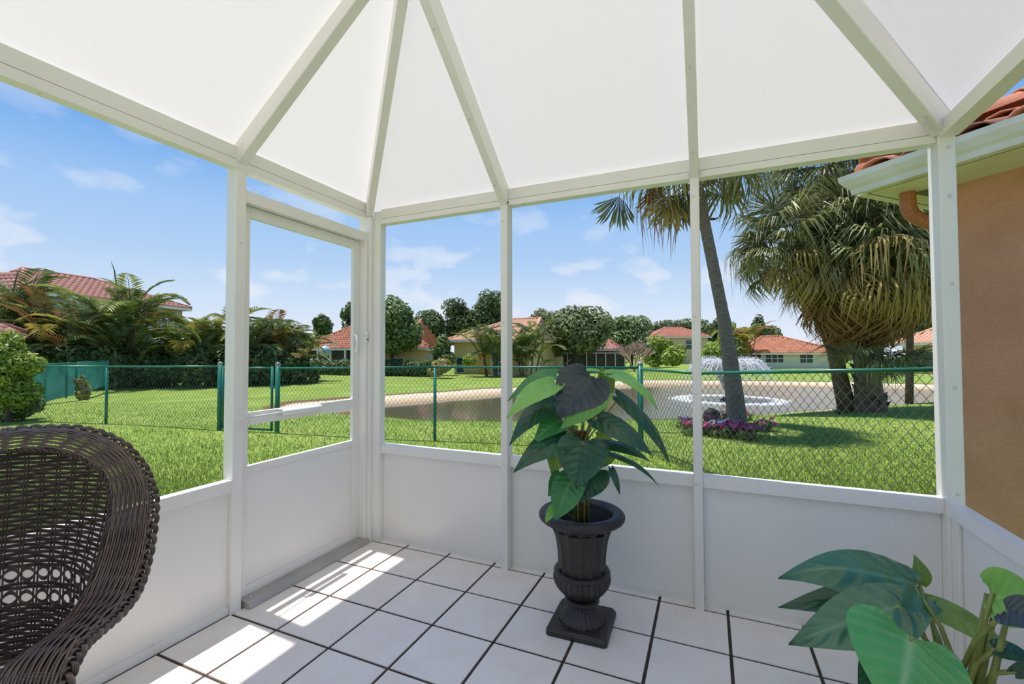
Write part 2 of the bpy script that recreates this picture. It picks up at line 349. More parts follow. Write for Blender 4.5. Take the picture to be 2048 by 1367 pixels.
# ---------------------------------------------------------------- land and pond
WZ = -.70
near = [(625, 829), (760, 838), (870, 848), (1000, 851), (1130, 851), (1300, 846), (1400, 843), (1500, 836), (1600, 827), (1700, 818), (1800, 811), (1900, 806), (2100, 799), (2500, 792)]
far = [(2500, 778), (2100, 781), (1900, 780), (1700, 774), (1500, 770), (1300, 769), (1230, 773), (1120, 782), (1000, 789), (870, 800), (760, 809), (690, 817), (640, 822)]
POND = np.array([Gz(x, y, WZ)[:2] for x, y in near+far])
def pond_sd(P):
    """signed distance to the shore, positive on land"""
    P = np.asarray(P, float); n = len(POND); d = np.full(len(P), 1e9); ins = np.zeros(len(P), bool)
    for i in range(n):
        a, b = POND[i], POND[(i+1) % n]; ab = b-a; t = np.clip(((P-a)@ab)/(ab@ab), 0, 1)
        d = np.minimum(d, np.linalg.norm(P-(a+t[:, None]*ab), axis=1))
        c = (a[1] > P[:, 1]) != (b[1] > P[:, 1]); xi = a[0]+(P[:, 1]-a[1])*(b[0]-a[0])/(b[1]-a[1]+1e-12); ins ^= c & (P[:, 0] < xi)
    return np.where(ins, -d, d)
def height(P, sd=None):
    P = np.atleast_2d(np.asarray(P, float))[:, :2]; s = pond_sd(P) if sd is None else sd
    dep = (P-CAM[:2])@HF[:2]; k = smooth01((dep-9)/12); L = -.08*(1-k)-.45*k; D = 4.6*(1-k)+1.3*k
    wob = .012*np.sin(P[:, 0]*1.7+P[:, 1]*.9)+.01*np.sin(P[:, 1]*2.3-P[:, 0]*.6)
    out = WZ+.05+(L-WZ-.05)*smooth01((s+.35*D)/(1.35*D))**1.0
    lip = WZ+.04*s; z = np.where(s > 0, np.maximum(out-.06*np.exp(-s*3), WZ+.01+.12*s), WZ-.25*np.minimum(-s, 3)-.0)
    return np.where(s > 0, np.minimum(z, L), z)+wob*np.clip(s, 0, 1)*.6
def gh(x, y): return float(height([[x, y]])[0])
xs = np.unique(np.concatenate([np.linspace(-140, -30, 40), np.linspace(-30, -14, 40), np.linspace(-14, 16, 170), np.linspace(16, 60, 60), np.linspace(60, 180, 20)]))
ys = np.unique(np.concatenate([np.linspace(-30, -4, 14), np.linspace(-4, 30, 200), np.linspace(30, 60, 60), np.linspace(60, 260, 30)]))
GX, GY = np.meshgrid(xs, ys); PP = np.stack([GX.ravel(), GY.ravel()], 1); SDg = pond_sd(PP); ZZ = height(PP, SDg)
slab = (PP[:, 0] > -.3) & (PP[:, 0] < 3.6) & (PP[:, 1] > -4.8) & (PP[:, 1] < .3); ZZ[slab] = -.22
nx, ny = len(xs), len(ys); ii = np.arange(nx*ny).reshape(ny, nx)
quads = np.stack([ii[:-1, :-1], ii[:-1, 1:], ii[1:, 1:], ii[1:, :-1]], -1).reshape(-1, 4)
gm = bpy.data.materials.new('lawn_and_sand'); gm.use_nodes = True; t = gm.node_tree; b = t.nodes['Principled BSDF']; b.inputs['Roughness'].default_value = .9; b.inputs['Specular IOR Level'].default_value = .1
at_ = N(t, 'ShaderNodeAttribute', attribute_name='shore'); tcn = N(t, 'ShaderNodeTexCoord')
n1 = N(t, 'ShaderNodeTexNoise', i_Scale=.55, i_Detail=8.0, i_Roughness=.65); t.links.new(tcn.outputs['Object'], n1.inputs[0])
g1 = ramp(t, [(.3, srgb('76903c')), (.5, srgb('859c46')), (.7, srgb('9cab58'))]); t.links.new(n1.outputs[0], g1.inputs[0])
n2 = N(t, 'ShaderNodeTexNoise', i_Scale=14.0, i_Detail=6.0); t.links.new(tcn.outputs['Object'], n2.inputs[0])
g2 = ramp(t, [(.35, (.55, .55, .55, 1)), (.65, (1.25, 1.25, 1.25, 1))]); t.links.new(n2.outputs[0], g2.inputs[0])
mu = N(t, 'ShaderNodeMix', data_type='RGBA', blend_type='MULTIPLY'); mu.inputs['Factor'].default_value = .8; t.links.new(g1.outputs[0], mu.inputs['A']); t.links.new(g2.outputs[0], mu.inputs['B'])
sr = ramp(t, [(0.0, srgb('b59c78')), (.30, srgb('d9c9ae')), (.42, srgb('d2bf9f')), (.47, srgb('6f5a44')), (.60, srgb('74623c')), (.68, srgb('859c46'))])
na = N(t, 'ShaderNodeMath', operation='MULTIPLY_ADD'); na.inputs[1].default_value = .22; t.links.new(n2.outputs[0], na.inputs[0]); t.links.new(at_.outputs['Fac'], na.inputs[2])
nb_ = N(t, 'ShaderNodeMath', operation='SUBTRACT'); nb_.inputs[1].default_value = .11; t.links.new(na.outputs[0], nb_.inputs[0])
t.links.new(nb_.outputs[0], sr.inputs[0])
st_ = ramp(t, [(.6, (0, 0, 0, 1)), (.7, (1, 1, 1, 1))]); t.links.new(nb_.outputs[0], st_.inputs[0])
mf = N(t, 'ShaderNodeMix', data_type='RGBA'); t.links.new(st_.outputs[0], mf.inputs['Factor']); t.links.new(sr.outputs[0], mf.inputs['A']); t.links.new(mu.outputs['Result'], mf.inputs['B'])
t.links.new(mf.outputs['Result'], b.inputs['Base Color'])
bn = N(t, 'ShaderNodeBump', i_Strength=.6, i_Distance=.05); n3 = N(t, 'ShaderNodeTexNoise', i_Scale=30.0, i_Detail=6.0); t.links.new(tcn.outputs['Object'], n3.inputs[0]); t.links.new(n3.outputs[0], bn.inputs['Height']); t.links.new(bn.outputs[0], b.inputs['Normal'])
lawn = fast_mesh('lawn', np.column_stack([PP, ZZ]), quads, gm, smooth=True, kind='structure', label='green lawn sloping down to the pond')
dep_ = (PP-CAM[:2])@HF[:2]; wid = np.where(dep_ > 13.5, 1.2, .5)      # the far bank shows a wide sandy shelf, the near one hardly any
a_ = lawn.data.attributes.new('shore', 'FLOAT', 'POINT'); a_.data.foreach_set('value', np.clip(SDg/wid*.5, 0, 1).astype(np.float32))
# water
wm = bpy.data.materials.new('pond_water'); wm.use_nodes = True; t = wm.node_tree; b = t.nodes['Principled BSDF']
b.inputs['Base Color'].default_value = srgb('5d5a45'); b.inputs['Roughness'].default_value = .07; b.inputs['IOR'].default_value = 1.33; b.inputs['Specular IOR Level'].default_value = .6
tcn = N(t, 'ShaderNodeTexCoord'); mpn = N(t, 'ShaderNodeMapping'); mpn.inputs['Rotation'].default_value = (0, 0, .4); mpn.inputs['Scale'].default_value = (1.0, 1.0, 1); t.links.new(tcn.outputs['Object'], mpn.inputs[0])
gx = N(t, 'ShaderNodeSeparateXYZ'); t.links.new(tcn.outputs['Object'], gx.inputs[0])
n1 = N(t, 'ShaderNodeTexNoise', i_Scale=5.5, i_Detail=4.0, i_Roughness=.6); t.links.new(mpn.outputs[0], n1.inputs[0])
mr = N(t, 'ShaderNodeMapRange'); mr.inputs['From Min'].default_value = -1.0; mr.inputs['From Max'].default_value = 3.0; mr.inputs['To Min'].default_value = .04; mr.inputs['To Max'].default_value = .75; t.links.new(gx.outputs[0], mr.inputs[0])
bn = N(t, 'ShaderNodeBump', i_Distance=.05); t.links.new(mr.outputs[0], bn.inputs['Strength']); t.links.new(n1.outputs[0], bn.inputs['Height']); t.links.new(bn.outputs[0], b.inputs['Normal'])
PW = [(x, y, WZ) for x, y in POND]
MB().add(PW, [tuple(range(len(PW)))]).build('pond_water', wm, kind='structure', label='pond water rippled by the fountain')

# grass blades on the near lawn
def scatter(n, d0, d1, px0=-650, px1=2500):
    u = rng.random(n); d = 1/np.sqrt((1/d0**2)*(1-u)+(1/d1**2)*u)
    px = rng.uniform(px0, px1, n); P = CAM[:2]+HF[:2]*d[:, None]+HR[:2]*((px-1024)/F_PX*d)[:, None]
    return P, d
P, d = scatter(400000, 2.7, 15); s = pond_sd(P)
ok = (s > .25) & ~((P[:, 0] > -.2) & (P[:, 0] < 3.5) & (P[:, 1] < .22)) & ~((P[:, 0]+P[:, 1] > 3.75) & (P[:, 1] < 3.0) & (P[:, 0] > 3.3))
P, d, s = P[ok], d[ok], s[ok]; n = len(P); z = height(P, s)
h = rng.uniform(.03, .075, n); w = rng.uniform(.0018, .0036, n)*(1+d*.07); an = rng.uniform(0, 2*np.pi, n); le = rng.uniform(.1, .8, n); la = rng.uniform(0, 2*np.pi, n)
B = np.column_stack([P, z-.005]); sv = np.column_stack([np.cos(an), np.sin(an), np.zeros(n)])*w[:, None]; lv = np.column_stack([np.cos(la), np.sin(la), np.zeros(n)])*(h*le)[:, None]; up = np.column_stack([np.zeros((n, 2)), h])
V = np.stack([B-sv, B+sv, B+up*.6+lv*.35+sv*.7, B+up*.6+lv*.35-sv*.7, B+up*(1-.25*le[:, None])+lv], 1).reshape(-1, 3); k = np.arange(n)[:, None]*5
Ft = np.concatenate([k+[0, 1, 2], k+[0, 2, 3], k+[3, 2, 4]], 0)
GRASS = mat('grass_blade', '728f3c', .55, island=['94a94e', '5f7a36', 'a9b566', '7f9746', '6a853a'], trans=.35, spec=.3)
fast_mesh('lawn_grass', V, Ft, GRASS, kind='stuff', label='short green grass blades of the near lawn', cat='grass')

# ---------------------------------------------------------------- chain link fence
GREEN = mat('fence_green', '1f6a58', .35, '2a7a66', 3.0); WIRE = mat('fence_wire', '4a544c', .35, '6c776e', 2.0, metal=.4); CAPM = mat('post_cap', '8a8f86', .4, metal=.4)
def groundpt(px, d, z=None):
    P = CAM+HR*((px-1024)/F_PX*d)+HF*d; return np.array([P[0], P[1], gh(P[0], P[1]) if z is None else z])
def chain(bm, a, b, z0a, z0b, z1a, z1b, cw=.078, ch=.096, r=.0019, k=3, off=.03):
    """diamond mesh between ground points a and b"""
    a = np.array(a[:2], float); b = np.array(b[:2], float); L = np.linalg.norm(b-a); ux = (b-a)/L; nn = np.array([-ux[1], ux[0]])
    m = int(L/cw); rows = int(round((z1a-z0a)/(ch/2))); V = []; Fc = []; cnt = 0
    for i in range(m+1):
        for sgn in (1, -1):
            pts = []
            for j in range(rows+1):
                x = (i+.5*((j % 2) if sgn > 0 else -(j % 2)))*cw; x = min(max(x, 0), L); f = x/L; q = j/rows
                zz = (z0a+(z0b-z0a)*f)*(1-q)+(z1a+(z1b-z1a)*f)*q; xy = a+ux*x+nn*(off*0+.003*sgn*(1 if j % 2 else -1))
                pts.append((xy[0], xy[1], zz))
            bm.append(np.array(pts))
    return bm
def wires(polys, r, k=3):
    """all the wires as thin three-sided rods"""
    A_ = np.concatenate([p[:-1] for p in polys]); B_ = np.concatenate([p[1:] for p in polys]); D = B_-A_; D /= np.linalg.norm(D, axis=1)[:, None]+1e-9
    s1 = np.cross(D, np.array([0.31, .77, .11])); s1 /= np.linalg.norm(s1, axis=1)[:, None]+1e-9; s2 = np.cross(D, s1); V = []; rr = r if np.ndim(r) else np.full(len(A_), r)
    for g in (0, 2.094, 4.189):
        o = (s1*math.cos(g)+s2*math.sin(g))*rr[:, None]; V += [A_-D*.001+o, B_+D*.001+o]
    V = np.stack(V, 1).reshape(-1, 3); kk = np.arange(len(A_))[:, None]*6
    return V, np.concatenate([kk+[0, 1, 3, 2], kk+[2, 3, 5, 4], kk+[4, 5, 1, 0]], 0)
def fpost(parent, P, ztop, r, name='post', cap=True):
    o = MB().tube([(P[0], P[1], P[2]-.2), (P[0], P[1], ztop)], r, 14).build(name, GREEN, parent, True)
    if cap: MB().lathe([(r*1.12, -.02), (r*1.12, .0), (r*.95, .025), (r*.5, .04), (0.001, .045)], (P[0], P[1], ztop), 14).build('cap', CAPM, o, True)
    return o
PA = groundpt(-60, 10.2); PB = groundpt(215, 9.45); PG0 = groundpt(441, 8.62); PG1 = groundpt(545, 8.28); PG2 = groundpt(556, 8.22); PC = groundpt(870, 7.46); PD = groundpt(1280, 6.67); PK = groundpt(1393, 5.3); PE = groundpt(1905, 3.3)
zt = lambda px, py, d: U(px, py, d)[2]
ZA, ZB, ZG0, ZG1, ZC, ZD, ZK, ZE = zt(-60, 732, 10.2), zt(215, 732.5, 9.45), zt(441, 732.5, 8.62), zt(556, 735, 8.22), zt(870, 733.5, 7.46), zt(1280, 735, 6.67), zt(1393, 746, 5.3), zt(1905, 737.5, 3.3)
def fence(name, label, pts, tops, posts, group='runs of green chain link fence', wr_=.0023):
    root = empty(name, pts[0], label=label, cat='fence', group=group); polys = []
    for i in range(len(pts)-1):
        a, b = pts[i], pts[i+1]; MB().tube([(a[0], a[1], tops[i]), (b[0], b[1], tops[i+1])], .019, 10).build('top_rail', GREEN, root, True)
        chain(polys, a, b, a[2]+.02, b[2]+.02, tops[i]-.015, tops[i+1]-.015)
    V, Fq = wires(polys, wr_); fast_mesh('chain_link', V, Fq, WIRE, root, kind='stuff')
    for P, z, r, cap in posts: fpost(root, P, z, r, cap=cap)
    return root
fence('chain_link_fence', 'green chain link fence run left of the garden gate', [PA, PB, PG0], [ZA, ZB, ZG0], [(PB, ZB-.01, .026, False), (PG0, ZG0+.05, .042, True)])
fence('chain_link_fence', 'green chain link fence run between the garden gate and the capped corner post', [PG2, PC, PD], [ZG1-.01, ZC, ZD], [(PG2, ZG1+.06, .042, True), (PC, ZC-.01, .026, False), (PD, ZD+.05, .041, True)])
fr = fence('chain_link_fence', 'near green chain link fence run from the corner post towards the stucco house', [PD, PK, PE], [ZD-.02, ZK, ZE], [(PK, ZK-.01, .026, False)], wr_=.0027)
for f in (.32, .62, .88):   # tie wires round the rail
    q = np.array([*(PK+(PE-PK)*f)[:2], ZK+(ZE-ZK)*f]); MB().tube([q+[0, 0, -.06]+HR*.03, q+[0, 0, -.02]-HF*.02, q+[0, 0, .021]-HR*.01, q+[0, 0, 0]+HF*.022, q+[0, 0, -.05]-HR*.03], .0022, 5).build('tie_wire', WIRE, fr)
gt = empty('garden_gate', PG0, label='green chain link gate between two capped posts', cat='gate')
gz0, gz1 = PG0[2]+.06, ZG0-.02; ga, gb = PG0+(PG1-PG0)*.06, PG1
for q in (ga, gb): MB().tube([(q[0], q[1], gz0-.02), (q[0], q[1], gz1+.03)], .022, 10).build('gate_upright', GREEN, gt, True)
for z in (gz0, gz1): MB().tube([(ga[0], ga[1], z), (gb[0], gb[1], z)], .018, 10).build('gate_rail', GREEN, gt, True)
V, Fq = wires(chain([], ga, gb, gz0, gz0, gz1, gz1), .0021); fast_mesh('chain_link', V, Fq, WIRE, gt, kind='stuff')
q = gb+[0, 0, .75-gb[2]]; MB().bar(q-HR*.03, q+HR*.09, .05, .03, (0, 0, 1)).build('latch', GREEN, gt)
# neighbour's fence hung with green screening
NF = [Gz(40, 818, -.2), Gz(88, 808, -.2), Gz(132, 796, -.2), Gz(152, 793, -.2), Gz(215, 772, -.2)]
nf = empty('screened_fence', NF[0], label='low fence hung with teal screening beyond the chain link, far left', cat='fence')
SCRN = mat('teal_screening', '4a9a92', .6, '3a857e', 2.0, trans=.45)
for i in range(4):
    a, b = NF[i], NF[i+1]; m = MB(); n_ = 14
    for k in range(n_+1):
        f = k/n_; P_ = a+(b-a)*f; dx = .03*math.sin(f*9+i); P_ = P_+np.array([dx*.3, dx, 0]); m.v += [tuple(P_+[0, 0, .06]), tuple(P_+[0, 0, 1.24-.02*math.sin(f*3.1)])]
    m.f += [(2*k, 2*k+2, 2*k+3, 2*k+1) for k in range(n_)]; m.build('screening', SCRN, nf, True)
for P_ in NF: MB().tube([P_, P_+[0, 0, 1.27]], .03, 8).build('post', GREEN, nf, True)
for i in range(4): MB().tube([NF[i]+[0, 0, 1.25], NF[i+1]+[0, 0, 1.25]], .022, 8).build('top_rail', GREEN, nf, True)

# ---------------------------------------------------------------- the stucco house beside the patio
DI = np.array([-.70711, .70711, 0]); DN = np.array([.70711, .70711, 0])
P0 = U(1912, 333, 2.6); P0 = P0+0; GB = P0[2]; Gl = lambda t_, n_, z: P0*[1, 1, 0]+DI*t_+DN*n_+[0, 0, z]
TF = .47; TN = -3.2
hs = empty('stucco_house', (*Gl(.2, .5, 0)[:2], -.1), label='salmon stucco house with clay tile eave right of the patio', cat='house')
sm = mat('stucco', 'd8a07e', .85, 'cd9370', 3.0)
t = sm.node_tree; b = [n for n in t.nodes if n.type == 'BSDF_PRINCIPLED'][0]; tcn = N(t, 'ShaderNodeTexCoord'); mpn = N(t, 'ShaderNodeMapping'); mpn.inputs['Scale'].default_value = (1, 1, 2.2); t.links.new(tcn.outputs['Object'], mpn.inputs[0])
v1 = N(t, 'ShaderNodeTexNoise', i_Scale=16.0, i_Detail=7.0, i_Distortion=1.6); t.links.new(mpn.outputs[0], v1.inputs[0])
vr = ramp(t, [(.46, (1, 1, 1, 1)), (.5, (0, 0, 0, 1)), (.53, (1, 1, 1, 1))]); t.links.new(v1.outputs[0], vr.inputs[0])
bn = N(t, 'ShaderNodeBump', i_Strength=.4, i_Distance=.006); t.links.new(vr.outputs[0], bn.inputs['Height']); t.links.new(bn.outputs[0], b.inputs['Normal'])
OV = .36; wz1 = GB+.02
w0, w1 = Gl(TF-OV+.12, OV, 0), Gl(TN, OV, 0)
MB().prism([w0*[1, 1, 0]+[0, 0, -.3], w1*[1, 1, 0]+[0, 0, -.3], w1+[0, 0, wz1], w0+[0, 0, wz1]], DN*5.0).build('wall', sm, hs)
CREAM = mat('gutter_cream', 'e4e2d3', .4, 'd4d2b8', 4.0); SOF = mat('soffit', 'e0dcc4', .6, 'd8d3b8', 6.0); CLAY = mat('clay_tile', 'd08a62', .7, 'b8704c', 4.0, bump=.15, bscale=40)
so = MB().prism([Gl(TF, -.0, GB), Gl(TN, 0, GB), Gl(TN, OV+.1, GB), Gl(TF-OV-.1, OV+.1, GB), Gl(TF-OV-.1, 4.5, GB), Gl(TF, 4.5, GB)], (0, 0, .015)).build('soffit', SOF, hs)
MB().prism([Gl(TF-.12, .28, GB-.003), Gl(TF-.24, .28, GB-.003), Gl(TF-.24, .95, GB-.003), Gl(TF-.12, .95, GB-.003)], (0, 0, .004)).build('soffit_vent', mat('vent_dark', '6d6a4e', .8), so)
fr_ = [(.0, 0), (.008, .0), (.008, .15), (0, .15)]
MB().prism([Gl(TF, n_, GB+z) for n_, z in fr_], DI*(TN-TF)).build('fascia', CREAM, hs); MB().prism([Gl(TF-n_, 0, GB+z) for n_, z in fr_], DN*4.5).build('fascia', CREAM, hs)
gp = [(0, 0.0), (-.06, .0), (-.065, .035), (-.085, .055), (-.11, .095), (-.115, .13), (-.105, .132), (-.1, .1), (-.075, .06), (-.055, .04), (-.05, .01), (0, .01)]
MB().prism([Gl(TF+n_*-1.0, n_, GB+z) for n_, z in gp], DI*(TN-TF)).build('gutter', CREAM, hs)
MB().prism([Gl(TF-n_, n_*.0, GB+z) for n_, z in gp], DN*4.5).build('gutter', CREAM, hs)
# roof of overlapping barrel tiles, the first courses above the gutter
rf = MB().prism([Gl(TF+.02, -.03, GB+.13), Gl(TN, -.03, GB+.13), Gl(TN, 2.6, GB+.13+2.63*.42), Gl(TF-2.6, 2.6, GB+.13+2.63*.42)], (0, 0, .01)).build('roof', mat('roof_deck', '7a4a38', .9), hs)
MB().prism([Gl(TF+.02, -.03, GB+.13), Gl(TF+.02, 4.5, GB+.13), Gl(TF-2.6, 4.5, GB+.13+2.63*.42), Gl(TF-2.6, 2.6, GB+.13+2.63*.42)], (0, 0, .01)).build('roof', MATS['roof_deck'], hs)
def barrel(L=.42, R0=.125, R1=.1, th=.014):
    m = MB(); K = 7
    for x, R in ((0, R0), (L, R1)):
        for j in range(K):
            g = math.pi*j/(K-1); m.v.append((x, R*math.cos(g), R*.72*math.sin(g)))
        for j in range(K):
            g = math.pi*j/(K-1); m.v.append((x, (R-th)*math.cos(g), (R-th)*.72*math.sin(g)))
    for j in range(K-1):
        m.f += [(j, j+1, 2*K+j+1, 2*K+j), (K+j+1, K+j, 3*K+j, 3*K+j+1), (j+1, j, K+j, K+j+1)]
    return m.mesh('roof_tile', smooth=True)
bt = barrel(); bt.materials.append(CLAY)
bts = [bt]
for h_ in ('c47a54', 'd9966e', 'a06a56'):
    m_ = bt.copy(); m_.materials.clear(); m_.materials.append(mat('clay_tile_'+h_, h_, .72, '8a5a48' if h_ == 'a06a56' else 'b06a48', 5.0, bump=.15, bscale=40)); bts.append(m_)
sl = .42; sv_ = nrm(DN+np.array([0, 0, sl]))
for c in range(6):
    for k in range(int((TF-TN)/.235)+1):
        t_ = TF-.1-k*.235; n0 = -.055+c*.33
        if t_ < TN+.1 or t_ > TF-n0+.02: continue
        o = Gl(t_, n0, GB+.125+n0*sl); zz = nrm(np.cross(sv_, DI)); zz = zz if zz[2] > 0 else -zz; tilt = nrm(sv_-zz*.06)
        place(bts[(c*7+k*3+k//2) % 4], 'roof_tile', rf, basis(tilt, nrm(np.cross(np.cross(tilt, DI), tilt)), nrm(np.cross(tilt, nrm(np.cross(np.cross(tilt, DI), tilt)))), o))
sv2 = nrm(-DI+np.array([0, 0, sl])); zz2 = nrm(np.cross(DN, sv2)); zz2 = zz2 if zz2[2] > 0 else -zz2
for k in range(14):
    n0 = .1+k*.235; o = Gl(TF+.055, n0, GB+.15); tl_ = nrm(sv2-zz2*.06); yy = nrm(np.cross(zz2, tl_)); place(bts[k % 4], 'roof_tile', rf, basis(tl_, yy, nrm(np.cross(tl_, yy)), o))
for k in range(6):   # hip ridge caps
    o = Gl(TF-.0-k*.27, -.0+k*.27, GB+.21+k*.27*sl); hd = nrm(-DI+DN+np.array([0, 0, sl])); zz = nrm(np.cross(np.cross(hd, (0, 0, 1)), hd)); yy = nrm(np.cross(zz, hd)); place(bts[k % 4], 'roof_tile', rf, basis(hd, yy, zz, o))
# downspout elbow
TERRA = mat('terracotta_paint', 'b9784a', .5, 'a96a40', 5.0)
e0 = Gl(TF-.11, .24, GB); pts = [e0, e0+[0, 0, -.1], e0+[0, 0, -.15]+DN*.02-DI*.012, e0+[0, 0, -.19]+DN*.06-DI*.04, e0+[0, 0, -.22]+DN*.11-DI*.08, e0+[0, 0, -.27]+DN*.145-DI*.115, e0+[0, 0, -.36]+DN*.15-DI*.125, e0+[0, 0, -2.3]+DN*.15-DI*.125]
ds = MB(); P_ = np.array(pts)
for k in range(len(P_)-1): pass
fine = np.concatenate([np.linspace(P_[i], P_[i+1], 6 if i < 6 else 3)[:-1] for i in range(len(P_)-1)]+[P_[-1:]])
ds.tube(fine, [.043+(.003 if (i % 2 and i < 34) else 0) for i in range(len(fine))], 10).build('downspout', TERRA, hs)
# ---------------------------------------------------------------- houses across the pond
TILE_ME = {}
def roof_tiles(bm, a, b, c, d, tw, tl, deck=None, limit=0, m=None):
    """barrel tiles over a roof face a-b (eave) to d-c (ridge); d may equal c. Pieces of a few faces each."""
    a, b, c, d = [np.array(p, float) for p in (a, b, c, d)]; up0 = (d+c)/2-(a+b)/2; L = np.linalg.norm(b-a); ex = (b-a)/L
    hgt = up0-ex*(up0@ex); H = np.linalg.norm(hgt); ev = hgt/H; n = np.cross(ex, ev); n = n if n[2] > 0 else -n
    dl, cl_ = (d-a)@ex, (c-a)@ex; rows = max(3, int(H/tl)); cols = int(L/tw)
    for r in range(rows):
        y0, y1 = r*H/rows, (r+1)*H/rows; f = (y0+y1)/2/H; xl, xr = dl*f, L+(cl_-L)*f
        for k in range(cols+1):
            x = (k+.5)*tw
            if x < xl-.02 or x > xr+.02: continue
            if deck is not None and deck.get('n_', 0) < limit:
                key = (m.name, round(tw, 3), round(H/rows, 3))
                if key not in TILE_ME:
                    q = MB(); pr = [(0, .0), (.2, .55), (.5, .85), (.8, .55), (1, 0)]
                    for yy, lift in ((-.04, .06), (H/rows, .02)): q.v += [((u-.5)*tw, yy, hh*tw*.42+lift) for u, hh in pr]
                    q.f = [(i, i+1, i+6, i+5) for i in range(4)]+[(4, 3, 2, 1, 0)]; TILE_ME[key] = q.mesh('roof_tile', smooth=True); TILE_ME[key].materials.append(m)
                place(TILE_ME[key], 'roof_tile', deck, basis(ex, ev, n, a+ex*x+ev*y0)); deck['n_'] = deck.get('n_', 0)+1; continue
            A0 = a+ex*(x-tw/2)+ev*y0; pr = [(0, .0), (.2, .55), (.5, .85), (.8, .55), (1, 0)]; vs = []
            for yy, lift in ((y0-.04, .06), (y1, .02)):
                for u, hh in pr: vs.append(a+ex*(x-tw/2+u*tw)+ev*yy+n*(hh*tw*.42+lift))
            bm.add(vs, [(i, i+1, i+6, i+5) for i in range(4)]+[(4, 3, 2, 1, 0)])
def house(name, label, A, B, D, z_eave, ridge_h, rl, rr, wallm, roofm, ov=.5, zg=-.6, tile=(.42, .5), wins=(), fas=None, parts=None, single=0):
    """hip-roofed house: eave corners A-B face the pond, D metres deep; rl/rr = ends of the ridge as shares of A-B"""
    A = np.array([A[0], A[1], 0]); B = np.array([B[0], B[1], 0]); ex = nrm(B-A); ey = np.array([-ex[1], ex[0], 0]); ey = ey if ey@HF > 0 else -ey; L = np.linalg.norm(B-A)
    root = empty(name, A+ex*L/2+ey*D/2+[0, 0, zg], label=label, cat='house')
    P = lambda x, y, z: A+ex*x+ey*y+[0, 0, z]
    MB().prism([P(ov, ov, zg-.3), P(L-ov, ov, zg-.3), P(L-ov, D-ov, zg-.3), P(ov, D-ov, zg-.3)], (0, 0, z_eave-zg+.3)).build('wall', wallm, root)
    rz = z_eave+ridge_h; R0, R1 = P(L*rl, D/2, rz), P(L*rr, D/2, rz); c = [P(0, 0, z_eave), P(L, 0, z_eave), P(L, D, z_eave), P(0, D, z_eave)]
    deck = MB().add(c+[R0, R1], [(0, 1, 5, 4), (1, 2, 5), (2, 3, 4, 5), (3, 0, 4), (3, 2, 1, 0)]).build('roof', roofm, root)
    bm = MB(); roof_tiles(bm, c[0], c[1], R1, R0, *tile, deck, single, roofm); roof_tiles(bm, c[1], c[2], R1, R1, *tile); roof_tiles(bm, c[3], c[0], R0, R0, *tile)
    ob = bm.build('roof_tiles', roofm, deck, True, kind='stuff')
    if 'n_' in deck: del deck['n_']
    f = MB(); f.bar(c[0]-[0, 0, .05], c[1]-[0, 0, .05], .22, .06, (0, 0, 1)); f.bar(c[1]-[0, 0, .05], c[2]-[0, 0, .05], .22, .06, (0, 0, 1)); f.bar(c[3]-[0, 0, .05], c[0]-[0, 0, .05], .22, .06, (0, 0, 1)); f.build('fascia', fas or FASC, root)
    h = MB()
    for q0, q1 in ((c[0], R0), (c[1], R1), (R0, R1)): h.tube([q0+[0, 0, .12], q1+[0, 0, .14]], .13, 6)
    h.build('ridge_caps', roofm, deck, True)
    for x0, x1, z0, z1, nm in wins:
        fr_ = MB(); y = ov-.03
        wv = MB().prism([P(x0, y, z0), P(x1, y, z0), P(x1, y, z1), P(x0, y, z1)], ey*.05).build('window', GLASS, root)
        w_ = .07
        for (u0, u1, v0, v1) in ((x0-w_, x1+w_, z0-w_, z0), (x0-w_, x1+w_, z1, z1+w_), (x0-w_, x0, z0, z1), (x1, x1+w_, z0, z1))+(tuple((x0+(x1-x0)*k/nm-w_/2, x0+(x1-x0)*k/nm+w_/2, z0, z1) for k in range(1, nm)))+((x0, x1, (z0+z1)/2-.03, (z0+z1)/2+.03),):
            fr_.prism([P(u0, y-.03, v0), P(u1, y-.03, v0), P(u1, y-.03, v1), P(u0, y-.03, v1)], ey*.05)
        fr_.build('window_frame', FASC, wv)
    return root, P, L, ey
FASC = mat('fascia_white', 'e8e6e0', .5); GLASS = mat('window_glass', '39424c', .15, '56616c', 1.0)
ROOF1 = mat('roof_red', 'b57c69', .8, 'a26a58', 1.2, island=['c79a88', 'a06a58', 'b98270']); ROOF2 = mat('roof_orange', 'bd7857', .8, 'aa6748', 1.0, island=['cb8f6e', 'a96a4a', 'c07c58']); ROOF3 = mat('roof_faded', 'cf9d7e', .8, 'c08b6c', .8, island=['d9ac90', 'c59273']); ROOF4 = mat('roof_brick', 'ac6a54', .8, '9c5c48', .8, island=['b87a62', '9f6450'])
GREYW = mat('wall_grey', '9fa39b', .9, '94988f', 1.0); YELW = mat('wall_yellow', 'dcc28a', .9, 'd4b87e', 1.0); PALEW = mat('wall_pale', 'd9d8c6', .9, 'cfcfbc', 1.0); ORAW = mat('wall_ochre', 'd9a357', .9, 'cf984d', 1.0); BEIGEW = mat('wall_beige', 'cdb99a', .9)
DARKSC = mat('dark_screen', '4a4640', .9, '3c3a36', 2.0); SCF = mat('screen_frame', 'c9c8c4', .5)
